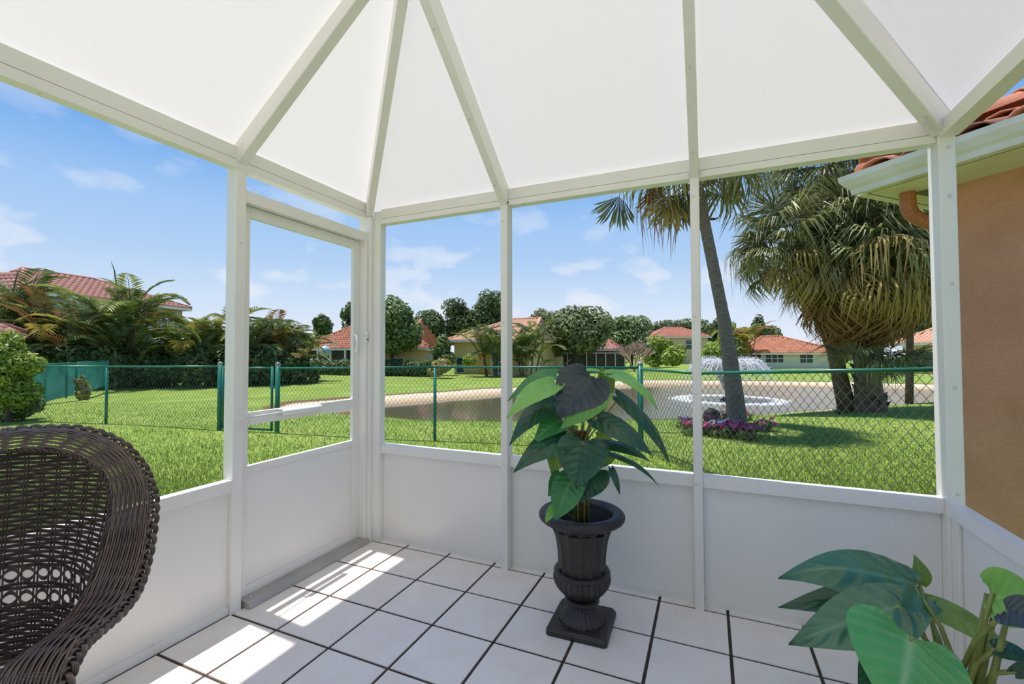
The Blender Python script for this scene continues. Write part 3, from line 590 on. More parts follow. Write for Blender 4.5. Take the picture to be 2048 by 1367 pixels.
# left two-storey house
A, B = U(60, 580, 29), U(384, 613, 41); z1 = U(95, 586, 30)[2]
r_, P_, L_, ey_ = house('two_storey_house', 'grey two-storey house with red barrel-tile roof behind the palms, far left', A, B, 9.5, z1, 2.0, .22, .62, GREYW, ROOF1, tile=(.44, .5), single=300, wins=((9.6, 10.7, 3.3, 4.5, 2), (13.2, 14.0, 3.1, 4.3, 1), (2.5, 4.5, 3.6, 4.6, 2)))
q0 = P_(9.4, -.1, 3.2); MB().bar(P_(9.4, -1.6, 3.0), P_(12.6, -1.6, 1.2), .08, .08).bar(P_(9.4, -1.6, 3.0), P_(9.4, .4, 3.0), .08, .08).bar(P_(9.4, -1.6, -.6), P_(9.4, -1.6, 3.0), .08, .08).bar(P_(12.6, -1.6, -.6), P_(12.6, -1.6, 1.2), .08, .08).bar(P_(7, -1.6, 1.2), P_(14, -1.6, 1.2), .08, .08).build('porch_screen_frame', SCF, r_)
A, B = U(-260, 660, 17), U(52, 667, 22)
house('low_house', 'corner of a red-tiled roof above the bright bush at the left edge', A, B, 9, U(20, 668, 21.5)[2], 1.9, .3, .7, BEIGEW, ROOF1, tile=(.44, .5), single=250, zg=-.4)
# orange roof house with blue disc
A, B = U(598, 697, 46), U(800, 694, 43)
r_, P_, L_, ey_ = house('orange_roof_house', 'house with bright orange tile roof and white fascia behind the low hedge', A, B, 11, U(700, 697, 45)[2], 3.0, .34, .95, GREYW, ROOF2, tile=(.36, .42))
for x in (2.2, 3.7, 5.4): MB().prism([P_(x, -.1, -.6), P_(x+.15, -.1, -.6), P_(x+.15, -.1, 1.9), P_(x, -.1, 1.9)], ey_*.15).build('porch_post', FASC, r_)
MB().prism([P_(.8, .35, -.6), P_(9, .35, -.6), P_(9, .35, 1.75), P_(.8, .35, 1.75)], ey_*.1).build('porch_screen', DARKSC, r_)
A, B = U(760, 700, 40), U(858, 696, 41)
house('small_wing_house', 'low cream wing with a small red roof between oak and shrub', A, B, 6, U(820, 695, 40.5)[2], 1.0, .2, .72, YELW, ROOF4, tile=(.36, .42), ov=.3, wins=((.9, 2.0, -.1, .95, 2),))
# yellow house
A, B = U(893, 683, 40), U(1062, 672, 37)
r_, P_, L_, ey_ = house('yellow_house', 'pale yellow house with faded tile roof beside the palm clump', A, B, 12, U(950, 680, 39)[2], 2.1, .52, .85, YELW, ROOF3, tile=(.36, .42), wins=((.75, 1.5, -.3, 1.0, 1), (4.3, 5.4, -.3, 1.5, 2)))
MB().prism([P_(3.0, .35, -.6), P_(3.9, .35, -.6), P_(3.9, .35, 2.2), P_(3.0, .35, 2.2)], ey_*.2).build('ochre_wall', ORAW, r_)
# screened pool house under the oak
A, B = U(1072, 700, 50), U(1246, 700, 50)
r_, P_, L_, ey_ = house('screened_house', 'red-roofed house with white-framed screened porch behind the large oak', A, B, 10, U(1100, 700, 50)[2]+.1, 2.3, .2, .72, ORAW, ROOF1, tile=(.38, .44))
MB().prism([P_(.2, -1.5, -.7), P_(L_-.2, -1.5, -.7), P_(L_-.2, -1.5, 1.35), P_(.2, -1.5, 1.35)], ey_*1.6).build('porch_screen', DARKSC, r_)
for k in range(10): x = .2+k*(L_-.4)/9; MB().prism([P_(x-.05, -1.62, -.7), P_(x+.05, -1.62, -.7), P_(x+.05, -1.62, 1.4), P_(x-.05, -1.62, 1.4)], ey_*.1).build('porch_post', SCF, r_)
for z in (-.45, 1.35): MB().prism([P_(.1, -1.62, z), P_(L_-.1, -1.62, z), P_(L_-.1, -1.62, z+.1), P_(.1, -1.62, z+.1)], ey_*.1).build('porch_rail', SCF, r_)
for x0, x1 in ((.3, 1.4), (2.4, 3.6)): MB().bar(P_(x0, -1.65, .6 if x0 < 1 else -.3), P_(x1, -1.65, -.3 if x0 < 1 else .7), .09, .06).build('porch_brace', SCF, r_)
# two storey house far, pale house, right-hand house
A, B = U(1306, 673, 75), U(1424, 671, 75)
house('far_two_storey_house', 'distant beige two-storey house with a red hip roof above the shrubs', A, B, 9, U(1360, 673, 75)[2], 1.7, .36, .62, BEIGEW, ROOF4, tile=(.5, .6), zg=-.8, wins=((2.2, 3.4, 2.0, 3.6, 1), (5.6, 6.8, 2.0, 3.6, 1)))
A, B = U(1484, 706, 52), U(1694, 706, 52)
r_, P_, L_, ey_ = house('pale_house', 'long pale house with low terracotta hip roof beyond the fountain', A, B, 9, U(1590, 706, 52)[2], 2.0, .40, .58, PALEW, ROOF2, tile=(.38, .44), wins=((3.0, 5.05, .25, 1.2, 3), (7.0, 8.5, .2, 1.2, 2)))
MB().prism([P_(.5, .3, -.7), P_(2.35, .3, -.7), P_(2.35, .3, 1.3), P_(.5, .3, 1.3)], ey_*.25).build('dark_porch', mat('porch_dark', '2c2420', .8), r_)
A, B = U(1790, 690, 40), U(1990, 655, 34)
house('right_house', 'cream house with orange roof at the right, window facing the pond', A, B, 10, U(1830, 690, 39)[2]+.15, 2.0, .35, .7, YELW, ROOF3, tile=(.36, .42), wins=((.8, 2.5, .2, 1.3, 2),))
bl = U(650, 702, 43); bo = empty('blue_ball', bl, label='pale blue ball hanging at the orange-roofed porch', cat='ball'); MB().ball(bl, .52, 16, 10).build('ball', mat('ball_blue', 'a3bccb', .35), bo, True)
MB().tube([bl+[0, 0, .5], bl+[0, 0, .75]+HF*1.2, U(650, 690, 45.3)], .02, 5).build('cord', FASC, bo)

# ---------------------------------------------------------------- trees, hedges, shrubs
BARK = mat('bark', '6b5a4a', .9, '4e4238', 6.0)
LEAFD = mat('leaf_dark', '4c6236', .5, island=['667a46', '3a4e2a', '828f5a', '566e3a'], trans=.3, spec=.4)
LEAFM = mat('leaf_mid', '647c42', .5, island=['809454', '4c6434', '9aa86c', '627c42'], trans=.3, spec=.4)
LEAFG = mat('leaf_olive', '6d7a48', .6, island=['85905e', '525f37', '99a06e'], trans=.2, spec=.3)
LEAFB = mat('leaf_bright', '7d9a2e', .5, island=['a9b944', '5f7f27', 'b7c255', '6c8c2a'], trans=.3)
LEAFY = mat('leaf_croton', 'a39a4e', .5, island=['c9b46a', '6d8239', 'd0a777', '58722f'], trans=.25)
LEAFR = mat('leaf_purple', '5b4a3c', .55, island=['43352f', '6d6a3c', '7c5f50', '4b4a2a'], trans=.2)
TWIG = mat('twig', 'a98d7c', .9, 'b89c8c', 3.0)
def leaf_cloud(parent, blobs, n, size, m, name='crown', flat=.35):
    c = np.array([b[0] for b in blobs]); r = np.array([b[1] for b in blobs]); wts = (r[:, 0]*r[:, 2]); wts = wts/wts.sum()
    idx = rng.choice(len(blobs), n, p=wts); dv = rng.normal(size=(n, 3)); dv /= np.linalg.norm(dv, axis=1)[:, None]; rad = 1-.45*rng.random(n)**2.2
    C_ = c[idx]+dv*r[idx]*rad[:, None]; a = rng.normal(size=(n, 3)); a /= np.linalg.norm(a, axis=1)[:, None]
    nn = dv+rng.normal(size=(n, 3))*.55+[0, 0, flat]; nn /= np.linalg.norm(nn, axis=1)[:, None]; a -= nn*(a*nn).sum(1)[:, None]; a /= np.linalg.norm(a, axis=1)[:, None]+1e-9; b_ = np.cross(nn, a)
    s = size*rng.uniform(.6, 1.35, n)[:, None]; V = np.stack([C_-a*s, C_+b_*s*.42+nn*s*.12, C_+a*s, C_-b_*s*.42+nn*s*.12], 1).reshape(-1, 3); k = np.arange(n)[:, None]*4
    return fast_mesh(name, V, k+[0, 1, 2, 3], m, parent, kind='stuff')
def tree(name, label, px, d, top, base, wpx, m, cat='tree', n=5000, lf=.22, trunk=True, seed=0, group=None, crown_low=.3, nb=11, zg=None):
    r0 = random.Random(seed+int(px*7)); g = groundpt(px, d) if zg is None else groundpt(px, d, zg); ztop = U(px, top, d)[2]; zlow = U(px, base, d)[2]; W_ = wpx/F_PX*d; zc, H_ = (ztop+zlow)/2, (ztop-zlow)/2
    root = empty(name, g, label=label, cat=cat, group=group); blobs = []
    for k in range(nb):
        a = r0.uniform(0, 6.28); q = r0.uniform(.15, .72); e = r0.uniform(-.55, .62); s_ = r0.uniform(.34, .52)
        blobs.append((np.array([g[0]+math.cos(a)*q*W_, g[1]+math.sin(a)*q*W_*.8, zc+e*H_]), np.array([W_*s_, W_*s_, min(H_*s_*1.1, W_*s_)])))
    blobs.append((np.array([g[0], g[1], zc]), np.array([W_*.6, W_*.6, H_*.78]))); blobs.append((np.array([g[0], g[1], zc+H_*.45]), np.array([W_*.45, W_*.45, H_*.55])))
    leaf_cloud(root, blobs, n, lf, m)
    if trunk:
        b = MB(); b.tube([g-[0, 0, .3], g+[.05*W_, 0, (zc-g[2])*.5], [g[0], g[1], zc]], [.09*W_**.7, .075*W_**.7, .04*W_**.7], 8)
        for k in range(5):
            c = blobs[k][0]; b.tube([[g[0], g[1], g[2]+(zc-g[2])*.45], (c+g+[0, 0, zc-g[2]])/2, c], [.05*W_**.7, .035*W_**.7, .012], 6)
        b.build('trunk', BARK, root, True)
    return root
tree('oak_tree', 'broad leafy tree hiding the right half of the orange-roofed house', 782, 39, 590, 716, 66, LEAFM, n=8000, lf=.26)
tree('oak_tree', 'dark round crown rising behind the ridge of the orange-roofed house', 706, 62, 600, 690, 36, LEAFD, n=3500, lf=.3)
tree('small_tree', 'small dark crown left of the orange roof ridge', 642, 66, 627, 690, 24, LEAFD, n=2000, lf=.3)
tree('oak_tree', 'dark tree left of the faded roof, lower of the dark row', 862, 68, 618, 705, 42, LEAFD, n=4500, lf=.3)
tree('oak_tree', 'dark tree in the middle of the row behind the yellow house', 916, 69, 594, 700, 44, LEAFD, n=4500, lf=.3)
tree('oak_tree', 'tallest dark tree of the row, directly behind the yellow house roof', 974, 68, 577, 700, 48, LEAFD, n=5000, lf=.3)
tree('round_shrub', 'rounded dark green shrub against the yellow house wall', 886, 37.5, 668, 738, 27, LEAFM, 'shrub', n=3000, lf=.17, trunk=False)
tree('oak_tree', 'large spreading olive oak in front of the screened porch', 1148, 44, 610, 716, 84, LEAFG, n=9000, lf=.26, nb=14)
tree('oak_tree', 'olive crown behind the large spreading oak, to its left', 1082, 66, 616, 690, 46, LEAFG, n=3500, lf=.3)
tree('oak_tree', 'olive crown behind the large spreading oak, to its right', 1212, 70, 640, 700, 36, LEAFD, n=2500, lf=.3)
tree('oak_tree', 'mid green tree behind the bare brown tree', 1262, 54, 630, 722, 48, LEAFM, n=5000, lf=.26)
for px, d, top, w, lab in ((1318, 58, 668, 30, 'bright shrub left of the white post, below the far two-storey house'), (1350, 46, 690, 26, 'low bright green shrub at the water beyond the white post'), (1425, 48, 684, 32, 'bright green shrub between the white post and the leaning palm'), (1458, 50, 668, 26, 'green shrub just left of the leaning palm trunk'), (1462, 58, 646, 30, 'tall yellow-green shrub behind the leaning palm trunk')):
    tree('leafy_shrub', lab, px, d, top, 736, w, LEAFB if 'bright' in lab or 'yellow' in lab else LEAFM, 'shrub', n=3000, lf=.22, trunk=False)
for px, top, w, lab in ((1330, 640, 42, 'far treetop above the distant two-storey house roof, left'), (1392, 634, 40, 'far treetop behind the white post above the red hip roof'), (1448, 636, 30, 'far treetop left of the leaning palm at the skyline'), (1532, 652, 40, 'far treetop right of the leaning palm at the skyline')):
    tree('distant_tree', lab, px, 92, top, 700, w, LEAFD, n=2500, lf=.4)
tree('pine_tree', 'thin dark pine on the skyline left of the fan palm', 1518, 70, 628, 700, 22, LEAFD, n=900, lf=.35, nb=8)
for px, w, lab in ((1760, 70, 'dark tree behind the fan palm trunk'), (1880, 60, 'dark tree behind the right-hand house')):
    tree('background_tree', lab, px, 60, 600, 710, w, LEAFD, n=3500, lf=.35)
tree('purple_leaf_tree', 'dark purplish tree behind the fan palm, under the house eave', 1815, 15.5, 345, 690, 92, LEAFR, n=9000, lf=.12, nb=14)
tree('yellow_bush', 'small yellow-green bush before the yellow house wall', 938, 36.5, 708, 732, 15, LEAFB, 'shrub', n=700, lf=.1, trunk=False)
tree('croton_bush', 'yellow variegated bush at the right end of the low hedge', 880, 33, 719, 752, 28, LEAFY, 'shrub', n=2500, lf=.12, trunk=False)
tree('tall_bush', 'tall bush with bright yellow-green top at the left edge, inside the fence', 20, 9.6, 660, 836, 52, LEAFB, 'shrub', n=11000, lf=.05, nb=20)
tree('low_shrub', 'dark twiggy shrub at the foot of the bright bush, left edge', 50, 9.9, 752, 848, 36, LEAFM, 'shrub', n=3500, lf=.05, trunk=False)
tree('young_plant', 'young orange-tipped plant before the teal screening', 165, 15.5, 752, 806, 13, LEAFY, 'shrub', n=500, lf=.09, trunk=False)
def hedge(name, label, p0, p1, h_, w_, m, n):
    a, b = groundpt(*p0), groundpt(*p1); root = empty(name, (a+b)/2, label=label, cat='hedge'); bl_ = []
    for k in range(14):
        f = k/13; c = a+(b-a)*f; bl_.append((c+[0, 0, h_*.5], np.array([np.linalg.norm(b-a)/16, w_, h_*.55*random.uniform(.9, 1.1)])))
    leaf_cloud(root, bl_, n, .13, m, 'foliage'); return root
hedge('low_hedge', 'clipped low hedge before the orange-roofed house', (598, 40), (728, 38), 1.3, .7, LEAFD, 4500)
hedge('low_hedge', 'clipped low hedge under the leafy tree, right of the door frame', (740, 38), (868, 35.5), 1.25, .7, LEAFD, 4500)
# bare brown tree
g = groundpt(1268, 45); root = empty('bare_tree', g, label='pinkish brown bare-twigged tree by the far shore', cat='tree'); bt_ = MB(); r0 = random.Random(5)
def grow(p, v, L, r, k):
    q = p+v*L; bt_.tube([p, (p+q)/2+np.array([r0.uniform(-.05, .05) for _ in range(3)])*L, q], [r, r*.85, r*.7], 4 if k < 3 else 6)
    if k > 0:
        for _ in range(4 if k > 2 else 3):
            grow(q, nrm(v+np.array([r0.uniform(-.75, .75), r0.uniform(-.75, .75), r0.uniform(-.15, .5)])), L*r0.uniform(.62, .8), r*.62, k-1)
for a in range(5): grow(g, nrm([math.cos(a*1.26)*.5, math.sin(a*1.26)*.5, 1]), 1.05, .07, 4)
bt_.build('branches', TWIG, root, kind='stuff')

# ---------------------------------------------------------------- palms
def frond_mesh(name, m, L=2.2, droop=1.0, n=24, ll=.55, seed=1, w=.035):
    """feather frond: a bent midrib with two rows of leaflets, growing along +x"""
    r0 = random.Random(seed); b = MB(); pts = []; ang = .95; x = z = 0.0
    for k in range(n+1):
        pts.append((x, 0, z)); ang -= droop*2.0/n*(.4+k/n); x += math.cos(ang)*L/n; z += math.sin(ang)*L/n
    pts = np.array(pts); b.tube(pts[::3], np.linspace(.02, .004, len(pts[::3])), 4)
    for k in range(4, n+1):
        f = k/n; l_ = ll*(math.sin(math.pi*min(1, f*.9+.12))**.6)*r0.uniform(.85, 1.1); tn = nrm(pts[min(k+1, n)]-pts[k-1])
        for s in (-1, 1):
            dv = nrm(tn*(.55+.5*f)+np.array([0, s*1.0, .35-.5*droop*f*r0.uniform(.6, 1.2)])); e = pts[k]+dv*l_+np.array([0, 0, -.16*l_]); mid = pts[k]+dv*l_*.5; side = nrm(np.cross(dv, (0, 0, 1.0)))*w
            b.add([pts[k], mid+side, e, mid-side], [(0, 1, 2), (0, 2, 3)])
    me = b.mesh(name); me.materials.append(m); return me
PGR = mat('palm_green', '7a8e42', .45, island=['98a458', '5a7034', 'b0b068'], trans=.35); PYE = mat('palm_yellow', 'a8a544', .5, island=['c2b052', '8f9a3e', 'cf9a3f'], trans=.35); PDK = mat('palm_dark', '5c6e3c', .45, island=['74844e', '465630', '90986a'], trans=.3); PBR = mat('palm_dry', 'a67c45', .7, island=['8f6a3d', 'bd9560', '7c5b38'], trans=.2)
FR = {k: [frond_mesh('frond', m, 2.3, dr_, 24, .6, i+3) for i, dr_ in enumerate((.75, 1.0, 1.3))] for k, m in (('g', PGR), ('y', PYE), ('d', PDK), ('b', PBR))}
def areca(name, label, px, d, top, mix, n=22, seed=1, spread=1.0, base=None):
    n = int(n*1.75)
    r0 = random.Random(seed*13+int(px)); g = groundpt(px, d); H_ = U(px, top, d)[2]-g[2]; root = empty(name, g, label=label, cat='palm')
    stems = [(g+np.array([r0.uniform(-.5, .5)*spread, r0.uniform(-.5, .5)*spread, 0]), r0.uniform(.35, .8)) for _ in range(5)]; st = MB()
    tops = []
    for s_, hf in stems:
        tp = s_+np.array([(s_-g)[0]*1.1, (s_-g)[1]*1.1, H_*hf*.78]); st.tube([s_-[0, 0, .2], (s_+tp)/2+[0, 0, .1], tp], [.07, .055, .045], 6); tops.append(tp)
    st.build('stems', BARK, root, True)
    for k in range(n):
        tp = tops[k % 5]; a = k*2.4+r0.uniform(-.5, .5); sc_ = H_*r0.uniform(.20, .31)*(.85 if k % 3 else 1); me = FR[r0.choice(mix)][r0.randrange(3)]; el = r0.uniform(-.25, .55)
        if k >= n*.55: tp = g+np.array([r0.uniform(-1, 1), r0.uniform(-.6, .6), H_*r0.uniform(.04, .42)]); el = r0.uniform(0, .9)
        mw = Matrix.Translation(Vector(tp)) @ Matrix.Rotation(a, 4, 'Z') @ Matrix.Rotation(-el, 4, 'Y') @ Matrix.Scale(sc_, 4)
        place(me, 'frond', root, mw)
areca('feather_palm', 'dull green feather palm at the far left behind the bright bush', 22, 25.5, 536, 'ddg', 26)
areca('feather_palm', 'dark feather palm left of the roof corner, below the red tiles', 82, 25, 578, 'ddgb', 24)
areca('feather_palm', 'low green feather palm with orange dry fronds before the two-storey house', 128, 24.2, 600, 'gdyb', 24)
areca('feather_palm', 'yellow-green feather palm in front of the grey upper wall', 180, 24.5, 588, 'gyd', 24)
areca('feather_palm', 'tall feather palm standing before the middle of the red roof', 238, 24.6, 544, 'gddb', 30)
areca('feather_palm', 'short feather palm under the porch frame of the two-storey house', 300, 26, 660, 'dgd', 20)
areca('feather_palm', 'bright yellow-fronded palm right of the two-storey house', 368, 25.5, 600, 'ygyg', 28)
areca('feather_palm', 'full green palm behind the hinge-side door post', 420, 25, 586, 'gdgy', 28)
areca('feather_palm', 'dark feather palm seen through the left of the door', 500, 27, 612, 'dgd', 26)
areca('feather_palm', 'upright feather palm in the middle of the door opening', 540, 28, 610, 'dgby', 28)
areca('feather_palm', 'dark feather palm left of the orange roof, in the door opening', 588, 29.5, 618, 'ddg', 26)
areca('feather_palm', 'arching palm with dry fronds at the edge of the orange roof', 566, 27.5, 655, 'dbg', 24)
areca('feather_palm', 'palm clump left of the middle post before the yellow house', 982, 35.5, 628, 'dgd', 26)
areca('feather_palm', 'drooping dark palm clump right of the middle post', 1052, 36, 632, 'ddg', 32, spread=1.5)
areca('feather_palm', 'orange-tipped palm behind the leaning palm trunk', 1486, 52, 632, 'gyb', 24, spread=1.4)
for px, d, w_, top in ((60, 24.0, 60, 690), (150, 23.6, 60, 688), (230, 23.8, 60, 692), (310, 25.0, 56, 690), (395, 24.6, 56, 684), (470, 25.6, 50, 690), (530, 26.4, 50, 690), (590, 27.5, 44, 694)):
    tree('understory_shrub', {60: 'dark shrub under the palms behind the teal screening, left end', 150: 'dark shrub under the palms behind the teal screening, right end', 230: 'dark shrub at the foot of the tallest left palm', 310: 'dark shrub below the porch frame of the two-storey house', 395: 'dark shrub under the yellow-fronded palms', 470: 'dark shrub under the palms at the door hinge side', 530: 'dark shrub under the upright palm in the door opening', 590: 'dark shrub at the left end of the low hedge'}[px], px, d, top, 778, w_, LEAFD, 'shrub', n=4600, lf=.16, trunk=False)
spm = MB()
for i, (x, y, x2, y2, d) in enumerate(((24, 566, 44, 532, 25.5), (236, 560, 222, 522, 24.6))):
    a, b = U(x, y, d), U(x2, y2, d); o = MB().tube([a-[0, 0, .8], (a+b)/2, b], [.05, .03, .006], 5).build('spear_leaf', PDK, bpy.data.objects['feather_palm' if i == 0 else 'feather_palm.004'])

def fan_mesh(name, m, R=1.0, n=44, span=4.6, droop=.35, petiole=.9, seed=1, split=.36, w=.022):
    """fan frond: petiole along +x, then a fan of folded blades whose tips hang"""
    r0 = random.Random(seed); b = MB(); o = np.array([petiole, 0, -.05*petiole]); b.tube([(0, 0, 0), (petiole*.5, 0, .03), o], [.02, .014, .009], 5)
    for k in range(n):
        a = -span/2+span*k/(n-1)+r0.uniform(-.06, .06); l_ = R*(1-.22*abs(a)/(span/2))*r0.uniform(.82, 1.12); dv = nrm(np.array([math.cos(a), math.sin(a), .12+r0.uniform(-.08, .08)])); sd_ = np.array([-math.sin(a), math.cos(a), 0]); dd = droop*r0.uniform(.55, 1.35); sw = r0.uniform(-.12, .12)
        p1 = o+dv*l_*split+np.array([0, 0, .05]); p2 = o+dv*l_*(.72-.1*dd)+sd_*sw*l_*.4+np.array([0, 0, -dd*l_*.22]); p3 = o+dv*l_*(.95-.38*min(dd, 1.4))+sd_*sw*l_+np.array([0, 0, -dd*l_*.85])
        ww = l_*split*span/n*.55; b.add([o, p1+sd_*ww, p1-sd_*ww, p2+sd_*w*.7, p2-sd_*w*.7, p3, p1+[0, 0, -.025]], [(0, 1, 6), (0, 6, 2), (1, 3, 4, 6), (2, 6, 4), (3, 5, 4)])
    me = b.mesh(name); me.materials.append(m); return me
FG = mat('fan_green', '7d8648', .45, island=['a3a56c', '5d6836', 'c2bd8c'], trans=.3, spec=.5); FY = mat('fan_yellow', 'a08a48', .5, island=['c4ab68', '84763a', 'd8c48c'], trans=.3); FB = mat('fan_dry', '96703f', .7, island=['b8905a', '74542f', 'a98250'], trans=.2); FDK = mat('fan_dark', '667040', .45, island=['858a58', '4c5630', 'a3a478'], trans=.25)
FAN = {k: [fan_mesh('fan_frond', m, 1.0, 46, 4.2, dr_, .85, i+1) for i, dr_ in enumerate(drs)] for k, m, drs in (('g', FG, (.5, .8, 1.1)), ('y', FY, (.8, 1.1, 1.4)), ('b', FB, (1.0, 1.3, 1.6)), ('d', FDK, (.35, .6, .9)))}
def put_fan(parent, o, az, el, sc_, key, r0, roll=0):
    mw = Matrix.Translation(Vector(o)) @ Matrix.Rotation(az, 4, 'Z') @ Matrix.Rotation(-el, 4, 'Y') @ Matrix.Rotation(roll, 4, 'X') @ Matrix.Scale(sc_, 4); place(FAN[key][r0.randrange(3)], 'fan_frond', parent, mw)
TRUNKP = mat('palm_trunk', '8b8178', .85, '6a6058', 9.0, bump=.5, bscale=30, stretch=(1, 1, 6)); BOOT = mat('palm_boots', '7d6a52', .9, '54483a', 8.0, bump=.6, bscale=18)
# big skirted fan palm
D2 = 11.3; g = Gz(1742, 836, -.33); D2 = float((g-CAM)@HF); r0 = random.Random(21)
root = empty('fan_palm', g, label='large fan palm with a golden brown skirt of hanging fronds', cat='palm')
tp = U(1722, 590, D2); tr = []
for k in range(24):
    f = k/23; p = g+(tp-g)*f-[0, 0, .15*(1-f)]; tr.append(p)
MB().tube(tr, [.44-.16*min(1, k/7)+.018*math.sin(k*2.1) for k in range(24)], 16).build('trunk', BOOT, root, True)
for k in range(34):   # old leaf boots on the trunk
    f = r0.uniform(.03, .62); a = r0.uniform(0, 6.28); c = g+(tp-g)*f; rr = .30 if f > .2 else .36; dv = np.array([math.cos(a), math.sin(a), 0]); MB().add([c+dv*rr+np.array([-dv[1], dv[0], 0])*.07, c+dv*rr-np.array([-dv[1], dv[0], 0])*.07, c+dv*(rr+.07)+[0, 0, .16], c+dv*(rr-.03)+[0, 0, .1]], [(0, 1, 2), (1, 3, 2), (3, 0, 2), (0, 3, 1)]).build('leaf_boot', BOOT, root)
cz = U(1722, 560, D2)
for k in range(120):
    f = k/119; el = 1.15-2.5*f+r0.uniform(-.3, .3); az = k*2.39996+r0.uniform(-.2, .2); key = 'd' if f < .2 else ('g' if f < .46 else ('y' if f < .62 else 'b')); key = r0.choice([key, key, 'g' if f < .5 else 'y'])
    put_fan(root, cz+np.array([0, 0, .95-1.15*f]), az, el, r0.uniform(1.0, 1.38)*(1 if f < .75 else .9), key, r0, r0.uniform(-.6, .6))
# left branching crown of the same stand
g2 = Gz(1700, 834, -.34); tpB = U(1585, 500, D2+.4); root2 = empty('fan_palm', g2, label='green fan palm leaning out left of the large skirted palm', cat='palm')
MB().tube([g2-[0, 0, .2], g2+(tpB-g2)*.4+[.2, .2, 0], tpB], [.22, .17, .14], 10).build('trunk', BOOT, root2, True)
for k in range(38):
    f = k/37; put_fan(root2, tpB+np.array([0, 0, .3-.5*f]), k*2.39996+.5, 1.1-1.75*f+r0.uniform(-.1, .1), r0.uniform(.9, 1.12), r0.choice('ddg' if f < .6 else 'ggy'), r0, r0.uniform(-.3, .3))
# taller palm behind
D3 = D2+1.5; g3 = groundpt(1738, D3); t3 = U(1660, 330, D3); root3 = empty('fan_palm', g3, label='tallest fan palm, its shaggy trunk top showing above the skirted palm', cat='palm')
MB().tube([g3-[0, 0, .2], U(1730, 600, D3), U(1690, 460, D3), U(1672, 400, D3), t3], [.25, .2, .2, .26, .2], 12).build('trunk', BOOT, root3, True)
for k in range(40):
    f = k/39; put_fan(root3, t3+np.array([0, 0, .35-.6*f]), k*2.39996, 1.2-2.1*f, r0.uniform(1.0, 1.25), r0.choice('ddg' if f < .7 else 'gyb'), r0, r0.uniform(-.3, .3))
sh = MB()
for k in range(160):
    a = r0.uniform(0, 6.28); p = t3+np.array([math.cos(a)*.2, math.sin(a)*.2, -r0.uniform(.05, .9)]); sh.tube([p, p+np.array([math.cos(a)*.12, math.sin(a)*.12, -.1]), p+np.array([math.cos(a)*.16, math.sin(a)*.16, -r0.uniform(.25, .45)])], .008, 3)
sh.build('fibre_beard', BOOT, root3, kind='stuff')
# low palmetto at the foot
gp_ = groundpt(1762, D2-.9); root4 = empty('low_palmetto', gp_, label='low green palmetto round the foot of the skirted palm', cat='palm')
for k in range(26): put_fan(root4, gp_+np.array([r0.uniform(-.6, .6), r0.uniform(-.3, .3), r0.uniform(.85, 1.3)]), k*2.4, r0.uniform(-.1, .8), r0.uniform(.42, .6), r0.choice('ggd'), r0, r0.uniform(-.3, .3))
# leaning palm
g5 = Gz(1478, 868, -.25); D5 = float((g5-CAM)@HF); pth = [(1478, 868), (1470, 800), (1460, 720), (1448, 640), (1432, 560), (1418, 490), (1406, 430), (1396, 380), (1386, 338)]
root5 = empty('leaning_palm', g5, label='tall slender palm leaning left over the flower bed', cat='palm'); pp = np.array([U(x, y, D5) for x, y in pth]); pp[0] = g5-[0, 0, .1]
fp = np.concatenate([np.linspace(pp[i], pp[i+1], 9)[:-1] for i in range(len(pp)-1)]+[pp[-1:]]); rad = [(.20-.085*min(1, i/26))*(1+.025*(i % 3 == 0)) if i < 26 else (.115-.02*(i-26)/40)*(1+.03*(i % 3 == 0)) for i in range(len(fp))]
MB().tube(fp, rad, 14).build('trunk', TRUNKP, root5, True)
st_ = U(1408, 438, D5); MB().tube([st_, st_+HR*.22+[0, 0, .0], st_+HR*.28+[0, 0, .03]], [.03, .025, .01], 6).build('leaf_stub', BOOT, root5)
c5 = pp[-1]
for k in range(30):
    f = k/29; put_fan(root5, c5+np.array([0, 0, .3-.35*f]), k*2.39996+.4, 1.2-1.55*f, r0.uniform(.9, 1.1), r0.choice('dg' if f < .5 else 'gyb'), r0, r0.uniform(-.3, .3))
def hang(tip, base, me_key, sc_):
    """a frond whose fan hangs straight down from base towards tip"""
    o, e = U(*base), U(*tip); v = nrm(e-o); y_ = nrm(np.cross(v, HF)); z_ = nrm(np.cross(v, y_)); place(HANG[me_key], 'fan_frond', root5, basis(v*sc_, y_*sc_, z_*sc_, o))
HANG = {k: fan_mesh('fan_frond', m, 1.0, 30, 1.7, .12, .75, 9, .35, .035) for k, m in (('g', FDK), ('y', FY))}
hang((1218, 460, D5-.3), (1258, 330, D5-.3), 'g', .82); hang((1325, 476, D5-.2), (1345, 325, D5-.1), 'y', .9); hang((1352, 470, D5+.2), (1362, 325, D5), 'g', .86); hang((1372, 440, D5+.1), (1375, 320, D5+.1), 'g', .8)
MB().tube([c5, U(1330, 300, D5-.1), U(1258, 330, D5-.3)], [.03, .02, .012], 5).build('frond_stalk', FDK, root5)

